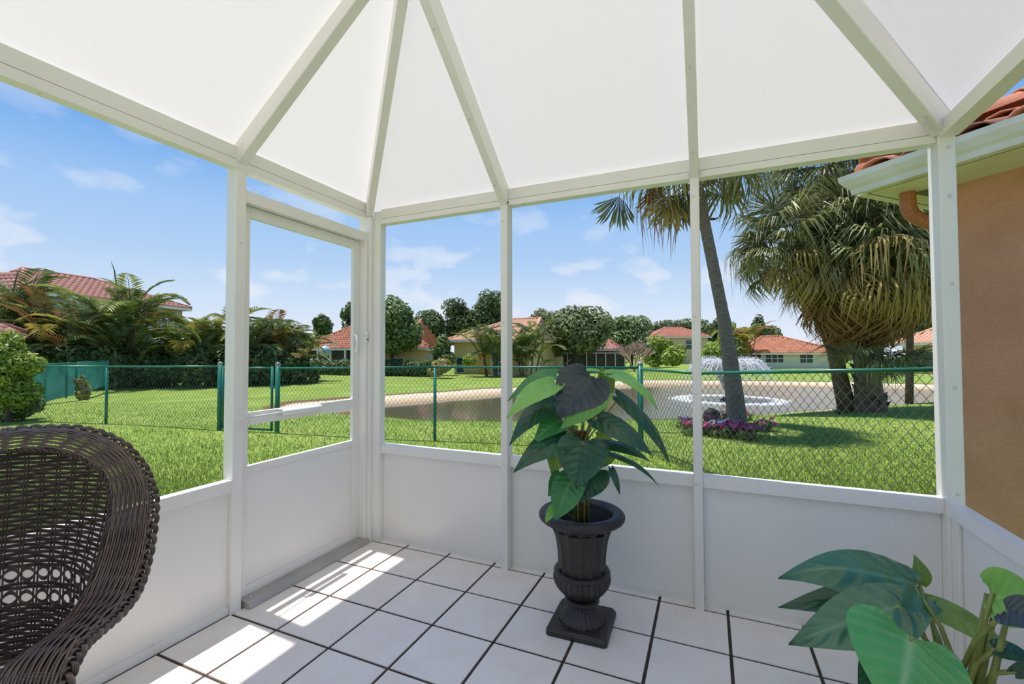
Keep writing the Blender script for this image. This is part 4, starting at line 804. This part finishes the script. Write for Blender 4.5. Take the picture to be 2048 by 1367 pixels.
# ---------------------------------------------------------------- flower bed
FLEAF = mat('flower_leaf', '5d7a34', .5, island=['7c9347', '46602a', '8a6a4a'], trans=.25)
FCOL = {k: mat('petal_'+k, h, .5, trans=.25) for k, h in (('magenta', 'c4357e'), ('white', 'f2efe8'), ('pink', 'd9617f'), ('violet', '8a6fb0'))}
def flower_mesh(m):
    b = MB()
    for k in range(5):
        a = k*1.2566; d = np.array([math.cos(a), math.sin(a), .25]); s_ = np.array([-math.sin(a), math.cos(a), 0]); b.add([(0, 0, 0), d*.6+s_*.42, d*1.0, d*.6-s_*.42], [(0, 1, 2), (0, 2, 3)])
    me = b.mesh('flower'); me.materials.append(m); return me
FM = {k: flower_mesh(m) for k, m in FCOL.items()}
FDW = []
for i, (px, py, cols, n, lab) in enumerate(((1465, 874, 'magenta', 16, 'magenta flowering plant right at the leaning palm foot'), (1440, 880, 'magenta', 12, 'magenta flowering plant left of the leaning palm foot, front'), (1492, 884, 'magenta', 12, 'magenta flowering plant in front, right of the leaning palm'), (1524, 866, 'magenta', 5, 'rightmost magenta flowering plant of the bed'), (1420, 862, 'pink', 14, 'pink flowering plant beside the white post'), (1424, 876, 'white', 8, 'white flowering plant in front of the pink one'), (1446, 870, 'white', 5, 'small white flowering plant before the palm'), (1450, 846, 'pink', 7, 'reddish pink plant behind the palm foot, left'), (1486, 838, 'pink', 7, 'reddish pink plant behind the palm foot, right'), (1368, 861, 'violet', 6, 'pale violet flowering plant left of the white post'), (1380, 876, 'magenta', 5, 'dark magenta plant just left of the white post'))):
    d_ = float((Gz(px, py+8, -.2)-CAM)@HF); g = groundpt(px, d_); rt = empty('flowering_plant', g, label=lab, cat='flowers', group='plants of the flower bed'); r1 = random.Random(i)
    leaf_cloud(rt, [(g+np.array([0, 0, .09]), np.array([.19, .19, .11]))], 130, .045, FLEAF, 'leaves')
    for k in range(int(n*1.6)):
        a = r1.uniform(0, 6.28); q = r1.uniform(0, .24); s_ = r1.uniform(.05, .075); place(FM[cols if r1.random() < .85 else 'pink'], 'flower', rt, Matrix.Translation(Vector(g+np.array([math.cos(a)*q, math.sin(a)*q, .15+r1.uniform(-.03, .08)]))) @ Matrix.Rotation(r1.uniform(-.7, .7), 4, 'X') @ Matrix.Rotation(r1.uniform(-.7, .7), 4, 'Y') @ Matrix.Rotation(a, 4, 'Z') @ Matrix.Scale(s_, 4))
d_ = float((Gz(1421, 852, -.22)-CAM)@HF); g = groundpt(1421, d_); ro = empty('dark_rock', g, label='black rounded rock at the back of the flower bed', cat='rock'); b = MB(); b.ball(g+[0, 0, .13], .17, 12, 8, (1, .8, 1.15)); v = np.array(b.v); v += np.sin(v*23)*.012; b.v = [tuple(x) for x in v]; b.build('stone', mat('black_rock', '23201f', .7, '383430', 8.0), ro, True)
d_ = float((Gz(1676, 838, -.3)-CAM)@HF); g = groundpt(1676, d_); ro = empty('grass_tuft', g, label='small dark tuft on the lawn left of the skirted palm trunk', cat='plant'); b = MB()
for k in range(22): a = k*.9; v = np.array([math.cos(a), math.sin(a), 0]); b.add([g+np.cross(v, (0, 0, 1))*.02, g-np.cross(v, (0, 0, 1))*.02, g+v*.11+[0, 0, .12], g+v*.18+[0, 0, .14]], [(0, 1, 2), (1, 3, 2)])
b.build('leaves', LEAFD, ro, kind='stuff')

# ---------------------------------------------------------------- fountain
fc = Gz(1456, 799, WZ); fo = empty('pond_fountain', fc, label='white spraying fountain in the pond behind the leaning palm', cat='fountain')
fmt = mat('spray_white', 'f4f6f8', .4, trans=.5); r1 = random.Random(3); arcs = []; dr_ = MB()
MB().lathe([(.25, -.1), (.32, .02), (.2, .1), (.05, .16), (.001, .16)], fc, 14).build('nozzle_float', mat('float_dark', '3a3d40', .5), fo, True)
rads = []
for k in range(300):
    a = r1.uniform(0, 6.28); R_ = r1.uniform(1.75, 2.25); H_ = 1.62*r1.uniform(.92, 1.06); f1 = r1.choice((.42, .5, .62, .75)); n_ = 9; ts_ = np.linspace(0.02, f1, n_)
    arcs.append(np.stack([fc[0]+np.cos(a)*R_*ts_, fc[1]+np.sin(a)*R_*ts_, fc[2]+.1+4*H_*ts_*(1-ts_)], 1)); rads += list(.008+.016*(ts_[:-1]/f1))
V, Fq = wires(arcs, np.array(rads)); fast_mesh('water_jets', V, Fq, fmt, fo, kind='stuff')
nd = 5200; a = rng.uniform(0, 2*np.pi, nd); t_ = rng.beta(3.2, 2.2, nd)*.96; R_ = rng.uniform(1.7, 2.35, nd); H_ = 1.62*rng.uniform(.85, 1.12, nd)
Cc = np.stack([fc[0]+np.cos(a)*R_*t_, fc[1]+np.sin(a)*R_*t_, fc[2]+.1+4*H_*t_*(1-t_)], 1)+rng.normal(size=(nd, 3))*.04; s_ = rng.uniform(.010, .024, nd)[:, None]
V = np.stack([Cc+s_*np.array(o) for o in ((1, 0, -.6), (-.5, .87, -.6), (-.5, -.87, -.6), (0, 0, 1.4))], 1).reshape(-1, 3); k = np.arange(nd)[:, None]*4
fast_mesh('water_drops', V, np.concatenate([k+[0, 1, 3], k+[1, 2, 3], k+[2, 0, 3], k+[0, 2, 1]], 0), fmt, fo, kind='stuff')
nf_ = 3600; a = rng.uniform(0, 2*np.pi, nf_); R_ = rng.normal(1.98, .16, nf_); Cc = np.stack([fc[0]+np.cos(a)*R_, fc[1]+np.sin(a)*R_, np.full(nf_, WZ+.012)], 1); s_ = rng.uniform(.02, .06, nf_)[:, None]
V = np.stack([Cc+s_*np.array(o) for o in ((1, 0, 0), (-.5, .87, 0), (-.5, -.87, 0), (0, 0, .7))], 1).reshape(-1, 3); k = np.arange(nf_)[:, None]*4
fast_mesh('foam_ring', V, np.concatenate([k+[0, 1, 3], k+[1, 2, 3], k+[2, 0, 3]], 0), fmt, fo, kind='stuff')
# ---------------------------------------------------------------- wicker chair
WK = mat('wicker', '5c473d', .28, '44352d', 14.0, spec=.7, island=['77604e', '47382f', '8d7563']); WKD = mat('wicker_dark', '453329', .34, '32261f', 14.0, island=['584337', '32271f'])
CO, CF, CS = np.array([.343, -1.93, 0]), np.array([.6817, -.7317, 0]), np.array([.7317, .6817, 0])
def ch(s, f, z): return CO+CS*s+CF*f+np.array([0, 0, z])
outr = [(0, -.06, 1.112), (.097, -.06, 1.108), (.168, -.05, 1.09), (.248, -.02, 1.051), (.305, 0, .984), (.341, .03, .922), (.359, .05, .869), (.368, .1, .766), (.374, .16, .698), (.382, .24, .662), (.382, .33, .654), (.38, .43, .665), (.378, .5, .672), (.382, .555, .66), (.385, .585, .62), (.385, .575, .55)]
innr = [(0, .022, 1.062), (.06, .022, 1.057), (.11, .02, 1.044), (.165, .03, 1.018), (.219, .05, .979), (.254, .08, .921), (.258, .1, .858), (.26, .14, .782), (.261, .18, .725), (.265, .24, .683), (.266, .3, .666), (.268, .38, .659), (.268, .47, .672), (.266, .555, .684), (.268, .605, .64), (.27, .60, .56)]
def resample(P, n):
    P = np.array(P, float); L = np.concatenate([[0], np.cumsum(np.linalg.norm(np.diff(P, axis=0), axis=1))]); t_ = np.linspace(0, L[-1], n)
    Q = np.stack([np.interp(t_, L, P[:, k]) for k in range(3)], 1)
    for _ in range(3): Q[1:-1] = (Q[:-2]+2*Q[1:-1]+Q[2:])/4
    return Q
NP = 150
pa = np.array(outr, float); pb = np.array(innr, float)
mid = (pa+pb)/2; Lm = np.concatenate([[0], np.cumsum(np.linalg.norm(np.diff(mid, axis=0), axis=1))]); tt = np.linspace(0, Lm[-1], NP)
def along(P):
    Q = np.stack([np.interp(tt, Lm, P[:, k]) for k in range(3)], 1)
    for _ in range(10): Q[1:-1] = (Q[:-2]+2*Q[1:-1]+Q[2:])/4
    return Q
ho, hi = along(pa), along(pb)
full = lambda H_: np.concatenate([(H_*[-1, 1, 1])[::-1][:-1], H_])          # both halves of the chair
RO, RI = full(ho), full(hi); NQ = len(RO); W3 = lambda Q: CO+np.outer(Q[:, 0], CS)+np.outer(Q[:, 1], CF)+np.outer(Q[:, 2], [0, 0, 1.0])
RO, RI = W3(RO), W3(RI); AC = RO-RI; TG = np.gradient((RO+RI)/2, axis=0); NM = np.cross(TG, AC); NM /= np.linalg.norm(NM, axis=1)[:, None]
if NM[NQ//2]@CF < 0: NM = -NM                                               # points to the front of the back, to the top of the arms
chair = empty('wicker_armchair', (*ch(0, .28, 0)[:2], 0), label='dark brown woven wicker armchair with high rolled back by the left wall', cat='chair')
def band(i, w, lift=0.0): return RI[i]+AC[i]*w+NM[i]*(math.sin(math.pi*min(max(w, 0), 1))*.022+lift)
rim = MB(); SP = 7
for k in range(17):
    w = .03+.86*k/16; pts = []
    for i in range(NQ): pts.append(band(i, w, .0026*math.cos(math.pi*i/SP+(k % 2)*math.pi)))
    rim.tube(np.array(pts), .0031, 5)
rolled = rim.build('rolled_edge', WK, chair, True, kind='stuff')
stk = MB()
for i in range(3, NQ, SP):
    for o in (-.9, .9):
        j = min(max(i, 1), NQ-2); t_ = nrm(TG[j])*.0032*o; stk.tube([band(j, w)+t_ for w in np.linspace(-.02, .93, 9)], .0024, 4)
stk.build('edge_stakes', WKD, rolled, True, kind='stuff')
br = MB()                                                                   # plaited outer border
for ph in range(3):
    for sub in (-1, 0, 1):
        pts = []
        for i in np.linspace(0, NQ-1, NQ*3):
            i0 = int(min(i, NQ-2)); f = i-i0; c = (RO[i0]*(1-f)+RO[i0+1]*f); a = nrm(AC[i0]); n_ = NM[i0]; q = i*2*math.pi/11+ph*2.0944
            pts.append(c+a*(-.004+.0125*math.sin(q)+sub*.0042*math.cos(q*0))+n_*(.0065*math.sin(2*q)+.004))
        br.tube(np.array(pts), .0029, 5)
br.build('plaited_border', WK, chair, True, kind='stuff')
ib = MB()
for ph in range(3):
    pts = [RI[i]+nrm(AC[i])*.004*math.cos(i*.8+ph*2.09)+NM[i]*.004*math.sin(i*.8+ph*2.09) for i in range(NQ)]; ib.tube(np.array(pts), .0033, 5)
ib.build('inner_border', WKD, chair, True, kind='stuff')
# underside of the roll: outer skin so that the roll is a closed tube
us = MB(); m_ = 6
for i in range(NQ):
    for k in range(m_+1): w = k/m_; us.v.append(tuple(RI[i]+AC[i]*w-NM[i]*(math.sin(math.pi*w)*.03+.004)))
arm_i = [i for i in range(NQ-1) if (abs(i-NQ//2) > 62)]
us.f = [(i*(m_+1)+k, (i+1)*(m_+1)+k, (i+1)*(m_+1)+k+1, i*(m_+1)+k+1) for i in arm_i for k in range(m_)]
us.build('arm_underside', WKD, chair, True)
# woven back panel
zs_in = hi[:, 2]; ztop_at = lambda s: np.interp(abs(s), hi[:60, 0], hi[:60, 2])
def s_lim(z):
    if z >= .70: return float(np.interp(-z, -hi[:85, 2], hi[:85, 0]))
    return .262-.11*(.70-z)/.27
def fpan(s, z):
    sl_ = .262; fe = float(np.interp(-z, -hi[:85, 2], hi[:85, 1])) if z > .70 else .19+.06*(.7-z); fc_ = -.012+.10*max(0, (1.0-z))*.55
    return fc_+(fe-fc_)*(min(abs(s)/sl_, 1))**2
back = MB(); SG = .041; row = 0
zr_ = 1.052
while zr_ > .43:
    open_ = (.655 < zr_ < .70) or (.585 < zr_ < .63)
    if not open_:
        L = s_lim(zr_)-.002; n_ = max(8, int(2*L/.0085)); pts = []
        for k in range(n_+1):
            s = -L+2*L*k/n_; pts.append(ch(s, fpan(s, zr_)+.0036*math.cos(math.pi*s/SG*1.0+(row % 2)*math.pi), zr_+.0012*math.sin(s*40+row)))
        P_ = np.array(pts)
        for dz in (-.0026, .0026): back.tube(P_+[0, 0, dz], .0031, 4, cap=False)
    row += 1; zr_ -= .0125 if zr_ > .7 else .0105
bp = back.build('back_panel', WKD, chair, True, kind='stuff')
sk = MB()
for k in range(-6, 7):
    s = k*SG
    zt_ = (ztop_at(s) if abs(s) < .25 else .9); zz = np.linspace(.43, zt_, 18); ok = [z for z in zz if abs(s) <= s_lim(z)+.004]
    if len(ok) > 3:
        for o in (-.004, .004): sk.tube([ch(s+o, fpan(s, z)-.001, z) for z in ok], .0026, 4)
for zc in (.677, .607):                                                     # open work bands: crossing loops
    for sub in (-.004, 0, .004):
        for ph in (0, math.pi):
            sk.tube([ch(s, fpan(s, zc)+.003*math.sin(s*80), zc+(.019+sub)*math.sin(s/SG*math.pi+ph)) for s in np.linspace(-.245, .245, 90)], .0026, 4)
sk.build('back_stakes', WKD, bp, True, kind='stuff')
fr_ = MB()
for sg in (-1, 1):
    fr_.tube([ch(sg*.262, fpan(.262, .7), .70), ch(sg*.205, fpan(.205, .55), .55), ch(sg*.15, .08, .42)], .009, 8)
    fr_.tube([ch(sg*.15, .08, .42), ch(sg*.24, .3, .40), ch(sg*.31, .56, .42)], .012, 8)
fr_.tube([ch(s, fpan(s, .425), .425) for s in np.linspace(-.15, .15, 12)], .010, 8); fr_.build('back_frame', WKD, chair, True)
seat = MB(); so_ = [ch(.25*sx, f, .41) for sx, f in ((-.56, .06), (.56, .06), (1.0, .3), (1.0, .48), (.6, .55), (-.6, .55), (-1.0, .48), (-1.0, .3))]
seat.prism(so_, (0, 0, .02)).build('seat', WKD, chair)
wv = MB()
for k in range(23): f = .05+k*.02; wv.tube([ch(s, f+.03, .432+.003*math.cos(s*70+k*math.pi)) for s in np.linspace(-1, 1, 60)*min(.24, .14+.4*f)], .0045, 4)
wv.build('seat_weave', WK, chair, True, kind='stuff')
ap = MB()
for k in range(14):
    z = .42-.011*k; q = [ch(s_, f_, z) for s_, f_ in ((-.14, .06), (-.24, .28), (-.25, .48), (-.15, .55), (0, .565), (.15, .55), (.25, .48), (.24, .28), (.14, .06))]; ap.tube(resample(q, 60), .005, 4)
ap.build('apron', WK, chair, True, kind='stuff')
for sg in (-1, 1):
    MB().tube([ch(sg*.32, .565, .0), ch(sg*.325, .572, .3), ch(sg*.325, .572, .62)], [.018, .02, .02], 10).build('leg', WKD, chair, True)
    MB().tube([ch(sg*.11, -.01, 0), ch(sg*.115, .015, .3), ch(sg*.12, .03, .43)], [.018, .02, .014], 10).build('leg', WKD, chair, True)

# ---------------------------------------------------------------- urn
UC = np.array([1.7085, -.383, 0.0]); ur = empty('pedestal_urn', UC, label='black fluted pedestal urn on a square base', cat='urn')
URN = mat('urn_black', '2a2522', .4, '383230', 9.0, bump=.25, bscale=70, spec=.5)
pl_ = MB(); ang = .03; ca, sa = math.cos(ang), math.sin(ang)
def sq(h, z, c=.02):
    pts = []
    for sx, sy in ((1, 1), (-1, 1), (-1, -1), (1, -1)):
        for k in range(4):
            a = math.atan2(sy, sx)-math.pi/4+math.pi/2*k/3; x, y = sx*(h-c)+c*math.cos(a), sy*(h-c)+c*math.sin(a); pts.append(UC+[x*ca-y*sa, x*sa+y*ca, z])
    return pts
lv = [(.146, 0), (.148, .004), (.148, .022), (.144, .026), (.144, .029), (.140, .033), (.1385, .037)]
for h_, z in lv: pl_.v += [tuple(p) for p in sq(h_, z)]
pl_.f = [(i*16+k, i*16+(k+1) % 16, (i+1)*16+(k+1) % 16, (i+1)*16+k) for i in range(len(lv)-1) for k in range(16)]+[tuple(range(96, 112)), tuple(range(15, -1, -1))]
pl_.build('base_plate', URN, ur)
def fl(n, amp, p=1.0): return lambda r, z, g: r*(1-amp*(1-abs(math.sin(n*g/2))**p))
MB().lathe([(.117, .036), (.118, .043), (.108, .052), (.09, .068), (.076, .085), (.066, .10), (.06, .112), (.058, .12)], UC, 144, fl(24, .075, .8)).build('foot', URN, ur, True)
MB().lathe([(.055, .112), (.075, .115), (.085, .122), (.087, .130), (.084, .138), (.072, .143), (.06, .146)], UC, 64).build('collar', URN, ur, True)
MB().lathe([(.05, .142), (.072, .148), (.098, .165), (.12, .187), (.136, .21), (.1435, .232), (.142, .25), (.136, .263)], UC, 180, fl(30, .075, .9)).build('bowl', URN, ur, True)
MB().lathe([(.130, .255), (.139, .262), (.141, .27), (.136, .278), (.124, .281), (.118, .281)], UC, 64).build('bowl_rim', URN, ur, True)
MB().lathe([(.121, .275), (.1205, .30), (.121, .33), (.1235, .37), (.128, .41), (.137, .45), (.15, .485), (.165, .51), (.178, .522)], UC, 160, lambda r, z, g: r*(1-.075*abs(math.sin(7*g))**.8)).build('body', URN, ur, True)
rimp = [(.165, .512)]+[(.182+.031*math.cos(a), .545+.025*math.sin(a)) for a in np.linspace(-2.2, 3.3, 16)]+[(.148, .53), (.14, .50), (.13, .47)]
MB().lathe(rimp, UC, 240, lambda r, z, g: r+(.0016*math.sin(60*g+z*60) if r > .17 else 0)).build('rim', URN, ur, True)
MB().lathe([(.148, .485), (.1, .49), (.05, .492), (.001, .492)], UC, 40, lambda r, z, g: r+.003*math.sin(7*g)).build('soil', mat('potting_soil', '1d1714', .95, '2a201b', 30, bump=.8, bscale=60), ur, True)

# ---------------------------------------------------------------- broad-leaved plants
def leaf_mat(name, top, top2, under, rough=.32, rib='8fae6a'):
    m = bpy.data.materials.new(name); m.use_nodes = True; t = m.node_tree; b = t.nodes['Principled BSDF']; out = t.nodes['Material Output']; b.inputs['Roughness'].default_value = rough; b.inputs['Specular IOR Level'].default_value = .6; b.inputs['Coat Weight'].default_value = .35; b.inputs['Coat Roughness'].default_value = .22
    tcn = N(t, 'ShaderNodeTexCoord'); nz = N(t, 'ShaderNodeTexNoise', i_Scale=9.0, i_Detail=3.0); t.links.new(tcn.outputs['Object'], nz.inputs[0]); rp = ramp(t, [(.35, srgb(top)), (.68, srgb(top2))]); t.links.new(nz.outputs[0], rp.inputs[0])
    ge = N(t, 'ShaderNodeNewGeometry'); mx = N(t, 'ShaderNodeMix', data_type='RGBA'); t.links.new(ge.outputs['Backfacing'], mx.inputs['Factor']); t.links.new(rp.outputs[0], mx.inputs['A']); mx.inputs['B'].default_value = srgb(under)
    at = N(t, 'ShaderNodeAttribute', attribute_name='rib'); m2 = N(t, 'ShaderNodeMix', data_type='RGBA'); t.links.new(at.outputs['Fac'], m2.inputs['Factor']); t.links.new(mx.outputs['Result'], m2.inputs['A']); m2.inputs['B'].default_value = srgb(rib)
    t.links.new(m2.outputs['Result'], b.inputs['Base Color']); tr = N(t, 'ShaderNodeBsdfTranslucent'); t.links.new(m2.outputs['Result'], tr.inputs[0]); ms = N(t, 'ShaderNodeMixShader'); ms.inputs[0].default_value = .22
    t.links.new(b.outputs[0], ms.inputs[1]); t.links.new(tr.outputs[0], ms.inputs[2]); t.links.new(ms.outputs[0], out.inputs[0]); return m
LM = {'D': leaf_mat('leaf_deep', '235236', '306443', '6d9a56', rib='18402a'), 'M': leaf_mat('leaf_medium', '36803e', '47944c', '7ba860', rib='66a062'), 'L': leaf_mat('leaf_light', '7cbd4e', '96cf66', '9ccc70', rib='8cc45e'), 'B': leaf_mat('leaf_slate', '343f42', '414c50', '8fbf70', rough=.4, rib='2f393a'),
      'O': leaf_mat('leaf_olive_green', '6d8f2c', '7fa038', '7d8a3c', rib='8ba048'), 'G': leaf_mat('leaf_gloss', '3d7050', '4f8260', '76a83e', rough=.22, rib='6a9a78'), 'F': leaf_mat('leaf_front', '5cae56', '70bb64', '8cc468', rough=.24, rib='a5cc88')}
def leaf(parent, base, tip, hw, key, nh=(-.6, .7), bend=.12, fold=.12, dome=0.0, twist=0.0, curl=0.0, vein=1.0, wave=.03, name='leaf'):
    """heart-shaped leaf from base to tip (points of the place); nh = share of 'towards the viewer' and 'up' in its facing"""
    base, tip = np.array(base, float), np.array(tip, float); X = tip-base; L = np.linalg.norm(X); X /= L
    Z = -HF*abs(nh[0])+np.array([0, 0, nh[1]])+(HR*nh[2] if len(nh) > 2 else 0); Z = Z-X*(Z@X); Z = nrm(Z); Y = np.cross(Z, X); nu, nv = 44, 18; V = []; rib = []
    for i in range(nu+1):
        u = i/nu; uu = -.10+1.10*u; prof = math.sin(math.pi*min(1, max(0, (u*.955+.045)))**.60)**.85*(1-.25*u**5); prof = max(prof, .012)
        for j in range(nv+1):
            v = -1+2*j/nv; av = abs(v); x = uu+(.06*(1-(1-av)**1.5)*(-(1-u)**3) if u < .5 else 0)
            x0 = x*L if u > .12 else (x*L*(.25+.75*av) if x < 0 else x*L); lat = v*prof*hw; ph = (u-.20*av)*7.5
            z = bend*L*4*max(0, u)*(1-u)+fold*hw*(av**1.1)*prof-dome*hw*av*av-curl*L*max(0, u-.55)**2*3
            z += vein*.085*hw*(1-2*abs(math.sin(math.pi*ph))**.45)*min(1, av*4)*(1-av**3*.8)*(1-u*.7)+wave*hw*math.sin(u*9+v*2.0)*av*av-vein*.05*hw*math.exp(-(v/.09)**2)
            tw = twist*u; c_, s_ = math.cos(tw), math.sin(tw); yy, zz = lat*c_-z*s_*.0-lat*0, z+lat*s_
            V.append(base+X*x0+Y*yy+Z*zz); rib.append(max(math.exp(-(v/.07)**2)*.9, math.exp(-(((ph+.5) % 1-.5)/.09)**2)*.55*(1-u*.5)*(av > .05)))
    m = MB(); m.v = [tuple(p) for p in V]; m.f = [(i*(nv+1)+j, (i+1)*(nv+1)+j, (i+1)*(nv+1)+j+1, i*(nv+1)+j+1) for i in range(nu) for j in range(nv)]
    ob = m.build(name, LM[key], parent, True); a = ob.data.attributes.new('rib', 'FLOAT', 'POINT'); a.data.foreach_set('value', rib); return ob
PD_ = 2.27; pt = empty('urn_plant', UC+[0, 0, .492], label='broad-leaved green plant growing in the black urn', cat='plant')
STEM = mat('leaf_stalk', '8a9a4a', .5, '7a7a3c', 20); COIR = mat('coir_pole', '7d5a34', .95, '5c4026', 30, bump=.9, bscale=80)
c0 = UC+[0, 0, .49]; ctop = U(1160, 862, PD_); MB().tube([c0, (c0+ctop)/2, ctop], [.03, .032, .034], 14).build('moss_pole', COIR, pt, True)
UL = [  # base px, tip px, half width px, colour, depth offsets, options
 ((1180, 752), (1115, 836), 50, 'B', -.16, -.26, dict(nh=(.75, .6, .1), bend=.1, fold=-.15, vein=1.5)), ((1207, 786), (1119, 858), 24, 'L', -.12, -.22, dict(nh=(.9, .15, .2), bend=.05, fold=-.2)),
 ((1106, 766), (1013, 836), 30, 'L', -.16, -.28, dict(nh=(.5, .8, -.2), bend=.1, fold=-.1, vein=1.5)), ((1110, 752), (1015, 802), 22, 'M', -.02, -.08, dict(nh=(.45, .8), bend=.12)),
 ((1114, 808), (1019, 890), 27, 'D', -.1, -.2, dict(nh=(.5, .8), bend=.22, fold=-.2, vein=1.5)), ((1124, 842), (1066, 888), 24, 'M', -.14, -.22, dict(nh=(.6, .7), bend=.15)),
 ((1130, 878), (1027, 944), 30, 'D', -.18, -.3, dict(nh=(.55, .75), bend=.16, fold=-.15, vein=1.6)), ((1167, 883), (1152, 978), 45, 'D', -.24, -.3, dict(nh=(.95, .3), bend=.06, fold=-.08, vein=1.2)),
 ((1121, 892), (1103, 948), 24, 'O', -.02, -.04, dict(nh=(.9, .2))), ((1142, 958), (1109, 1042), 29, 'M', -.2, -.24, dict(nh=(.9, .35), bend=.04, vein=1.2)),
 ((1122, 952), (1096, 992), 18, 'M', -.05, -.08, dict(nh=(.9, .2))), ((1190, 940), (1158, 1006), 32, 'D', -.14, -.2, dict(nh=(.8, .5))),
 ((1212, 748), (1196, 838), 19, 'O', .04, .06, dict(nh=(.95, -.1))), ((1216, 747), (1282, 770), 11, 'L', -.02, -.08, dict(nh=(.4, .9), bend=.16)), ((1172, 742), (1222, 752), 8, 'L', .05, .02, dict(nh=(.4, .9))),
 ((1224, 753), (1319, 826), 16, 'L', -.06, -.2, dict(nh=(.45, .85), bend=.2, fold=-.2)), ((1238, 796), (1341, 932), 21, 'D', -.04, -.14, dict(nh=(.6, .7, .3), bend=.14, fold=-.35, vein=1.4)),
 ((1198, 838), (1306, 912), 27, 'D', -.16, -.28, dict(nh=(.6, .75), bend=.12, fold=-.2, vein=1.7)), ((1208, 888), (1303, 924), 16, 'D', -.14, -.24, dict(nh=(.5, .85), bend=.14, fold=-.3)),
 ((1224, 912), (1319, 974), 10, 'D', -.06, -.14, dict(nh=(.3, .9), bend=.16, fold=-.4)), ((1223, 938), (1240, 990), 7, 'D', -.06, -.08, dict(nh=(.9, .2))), ((1193, 955), (1236, 948), 12, 'M', .02, .02, dict(nh=(.5, .8))),
 ((1186, 986), (1218, 969), 6, 'M', -.04, -.06, dict(nh=(.5, .8))), ((1194, 872), (1228, 882), 12, 'O', .06, .05, dict(nh=(.8, .4))), ((1222, 905), (1205, 935), 12, 'O', .05, .05, dict(nh=(.9, .2))), ((1244, 878), (1274, 896), 11, 'O', .06, .05, dict(nh=(.7, .6))),
 ((1106, 1014), (1090, 1046), 9, 'L', -.15, -.18, dict(nh=(.9, .2))), ((1148, 850), (1130, 872), 12, 'O', .05, .06, dict(nh=(.8, .4))), ((1108, 780), (1086, 800), 14, 'L', .0, -.03, dict(nh=(.6, .6)))]
stm = []
for i, (b_, t_, hw, key, db, dt, kw) in enumerate(UL):
    B_, T_ = U(*b_, PD_+db), U(*t_, PD_+dt); leaf(pt, B_, T_, hw/F_PX*PD_, key, **kw)
    f = min(1, max(.05, (B_[2]-.60)/.42)); root_ = c0+(ctop-c0)*f*.85+[0, 0, -.02]; midp = (root_+B_)/2+[0, 0, .03]+(B_-root_)*[.1, .1, 0]
    MB().tube([root_, midp, B_, B_+(T_-B_)*.06], [.0042, .0036, .003, .002], 6).build('leaf_stalk', STEM, pt, True)
for k in range(7):
    a = k*.9; e = c0+np.array([math.cos(a)*.035, math.sin(a)*.035, 0]); MB().tube([e, e+[0, 0, .12], ctop+np.array([math.cos(a)*.04, math.sin(a)*.04, -.03*k])], .005, 6).build('vine_stem', STEM, pt, True)

# second plant, bottom right corner
GC = np.array([2.97, -.845, 0]); po = empty('plant_pot', GC, label='pale round pot at the lower right corner', cat='pot')
MB().lathe([(.001, .0), (.105, 0), (.11, .01), (.14, .2), (.155, .31), (.168, .318), (.17, .34), (.16, .345), (.15, .335), (.142, .30)], GC, 56).build('pot_body', mat('pot_glaze', 'c9c6bc', .35, 'b4b2a4', 4.0), po, True)
MB().lathe([(.146, .305), (.08, .315), (.001, .315)], GC, 40).build('soil', MATS['potting_soil'], po, True)
cp = empty('corner_plant', GC+[0, 0, .315], label='glossy large-leaved plant in the lower right corner', cat='plant')
CL = [((1826, 1168), (1566, 1128), 66, 'G', 1.5, 1.60, dict(nh=(.55, .85), bend=.09, fold=-.35, curl=.35, vein=1.3)), ((1800, 1200), (1556, 1214), 36, 'D', 1.64, 1.74, dict(nh=(.7, .7), bend=.14, fold=-.2)), ((1796, 1212), (1577, 1288), 58, 'G', 1.36, 1.44, dict(nh=(.52, .86, .1), bend=.05, fold=-.2, vein=1.4)),
 ((1822, 1274), (1788, 1440), 112, 'F', 1.22, 1.12, dict(nh=(.72, .7), bend=.06, fold=-.10, vein=.8)), ((1752, 1300), (1716, 1400), 26, 'D', 1.36, 1.3, dict(nh=(.8, .3, -.4))), ((1846, 1206), (2052, 1335), 34, 'O', 1.58, 1.34, dict(nh=(.85, .35, .1), bend=.16, fold=-.2)),
 ((1984, 1186), (2125, 1222), 56, 'L', 1.34, 1.22, dict(nh=(.95, .2, -.2), bend=.0, fold=.15)), ((2014, 1222), (2130, 1262), 44, 'B', 1.22, 1.12, dict(nh=(.85, .5))), ((1992, 1298), (2075, 1322), 22, 'D', 1.26, 1.22, dict(nh=(.5, .8))), ((2030, 1342), (2085, 1300), 16, 'D', 1.22, 1.2, dict(nh=(.8, .4))),
 ((1838, 1165), (1828, 1108), 21, 'O', 1.64, 1.66, dict(nh=(.9, .1)))]
crown = GC+[0, 0, .31]
for i, (b_, t_, hw, key, db, dt, kw) in enumerate(CL):
    B_, T_ = U(*b_, db), U(*t_, dt); leaf(cp, B_, T_, hw/F_PX*(db+dt)/2, key, **kw); r_ = crown+np.array([math.cos(i*2.1)*.03, math.sin(i*2.1)*.03, 0])
    MB().tube([r_, r_*.5+B_*.5+[0, 0, .05], B_, B_+(T_-B_)*.05], [.0085, .007, .0055, .003], 8).build('leaf_stalk', STEM, cp, True)
for k, (x, y, d_) in enumerate(((1974, 1186, 1.36), (1993, 1204, 1.34), (2014, 1236, 1.24))):
    e = U(x, y, d_); r_ = crown+np.array([.02*k, -.02, 0]); MB().tube([r_, r_*.5+e*.5-[0, 0, .01], e], [.011, .0095, .006], 8).build('stem', STEM, cp, True)
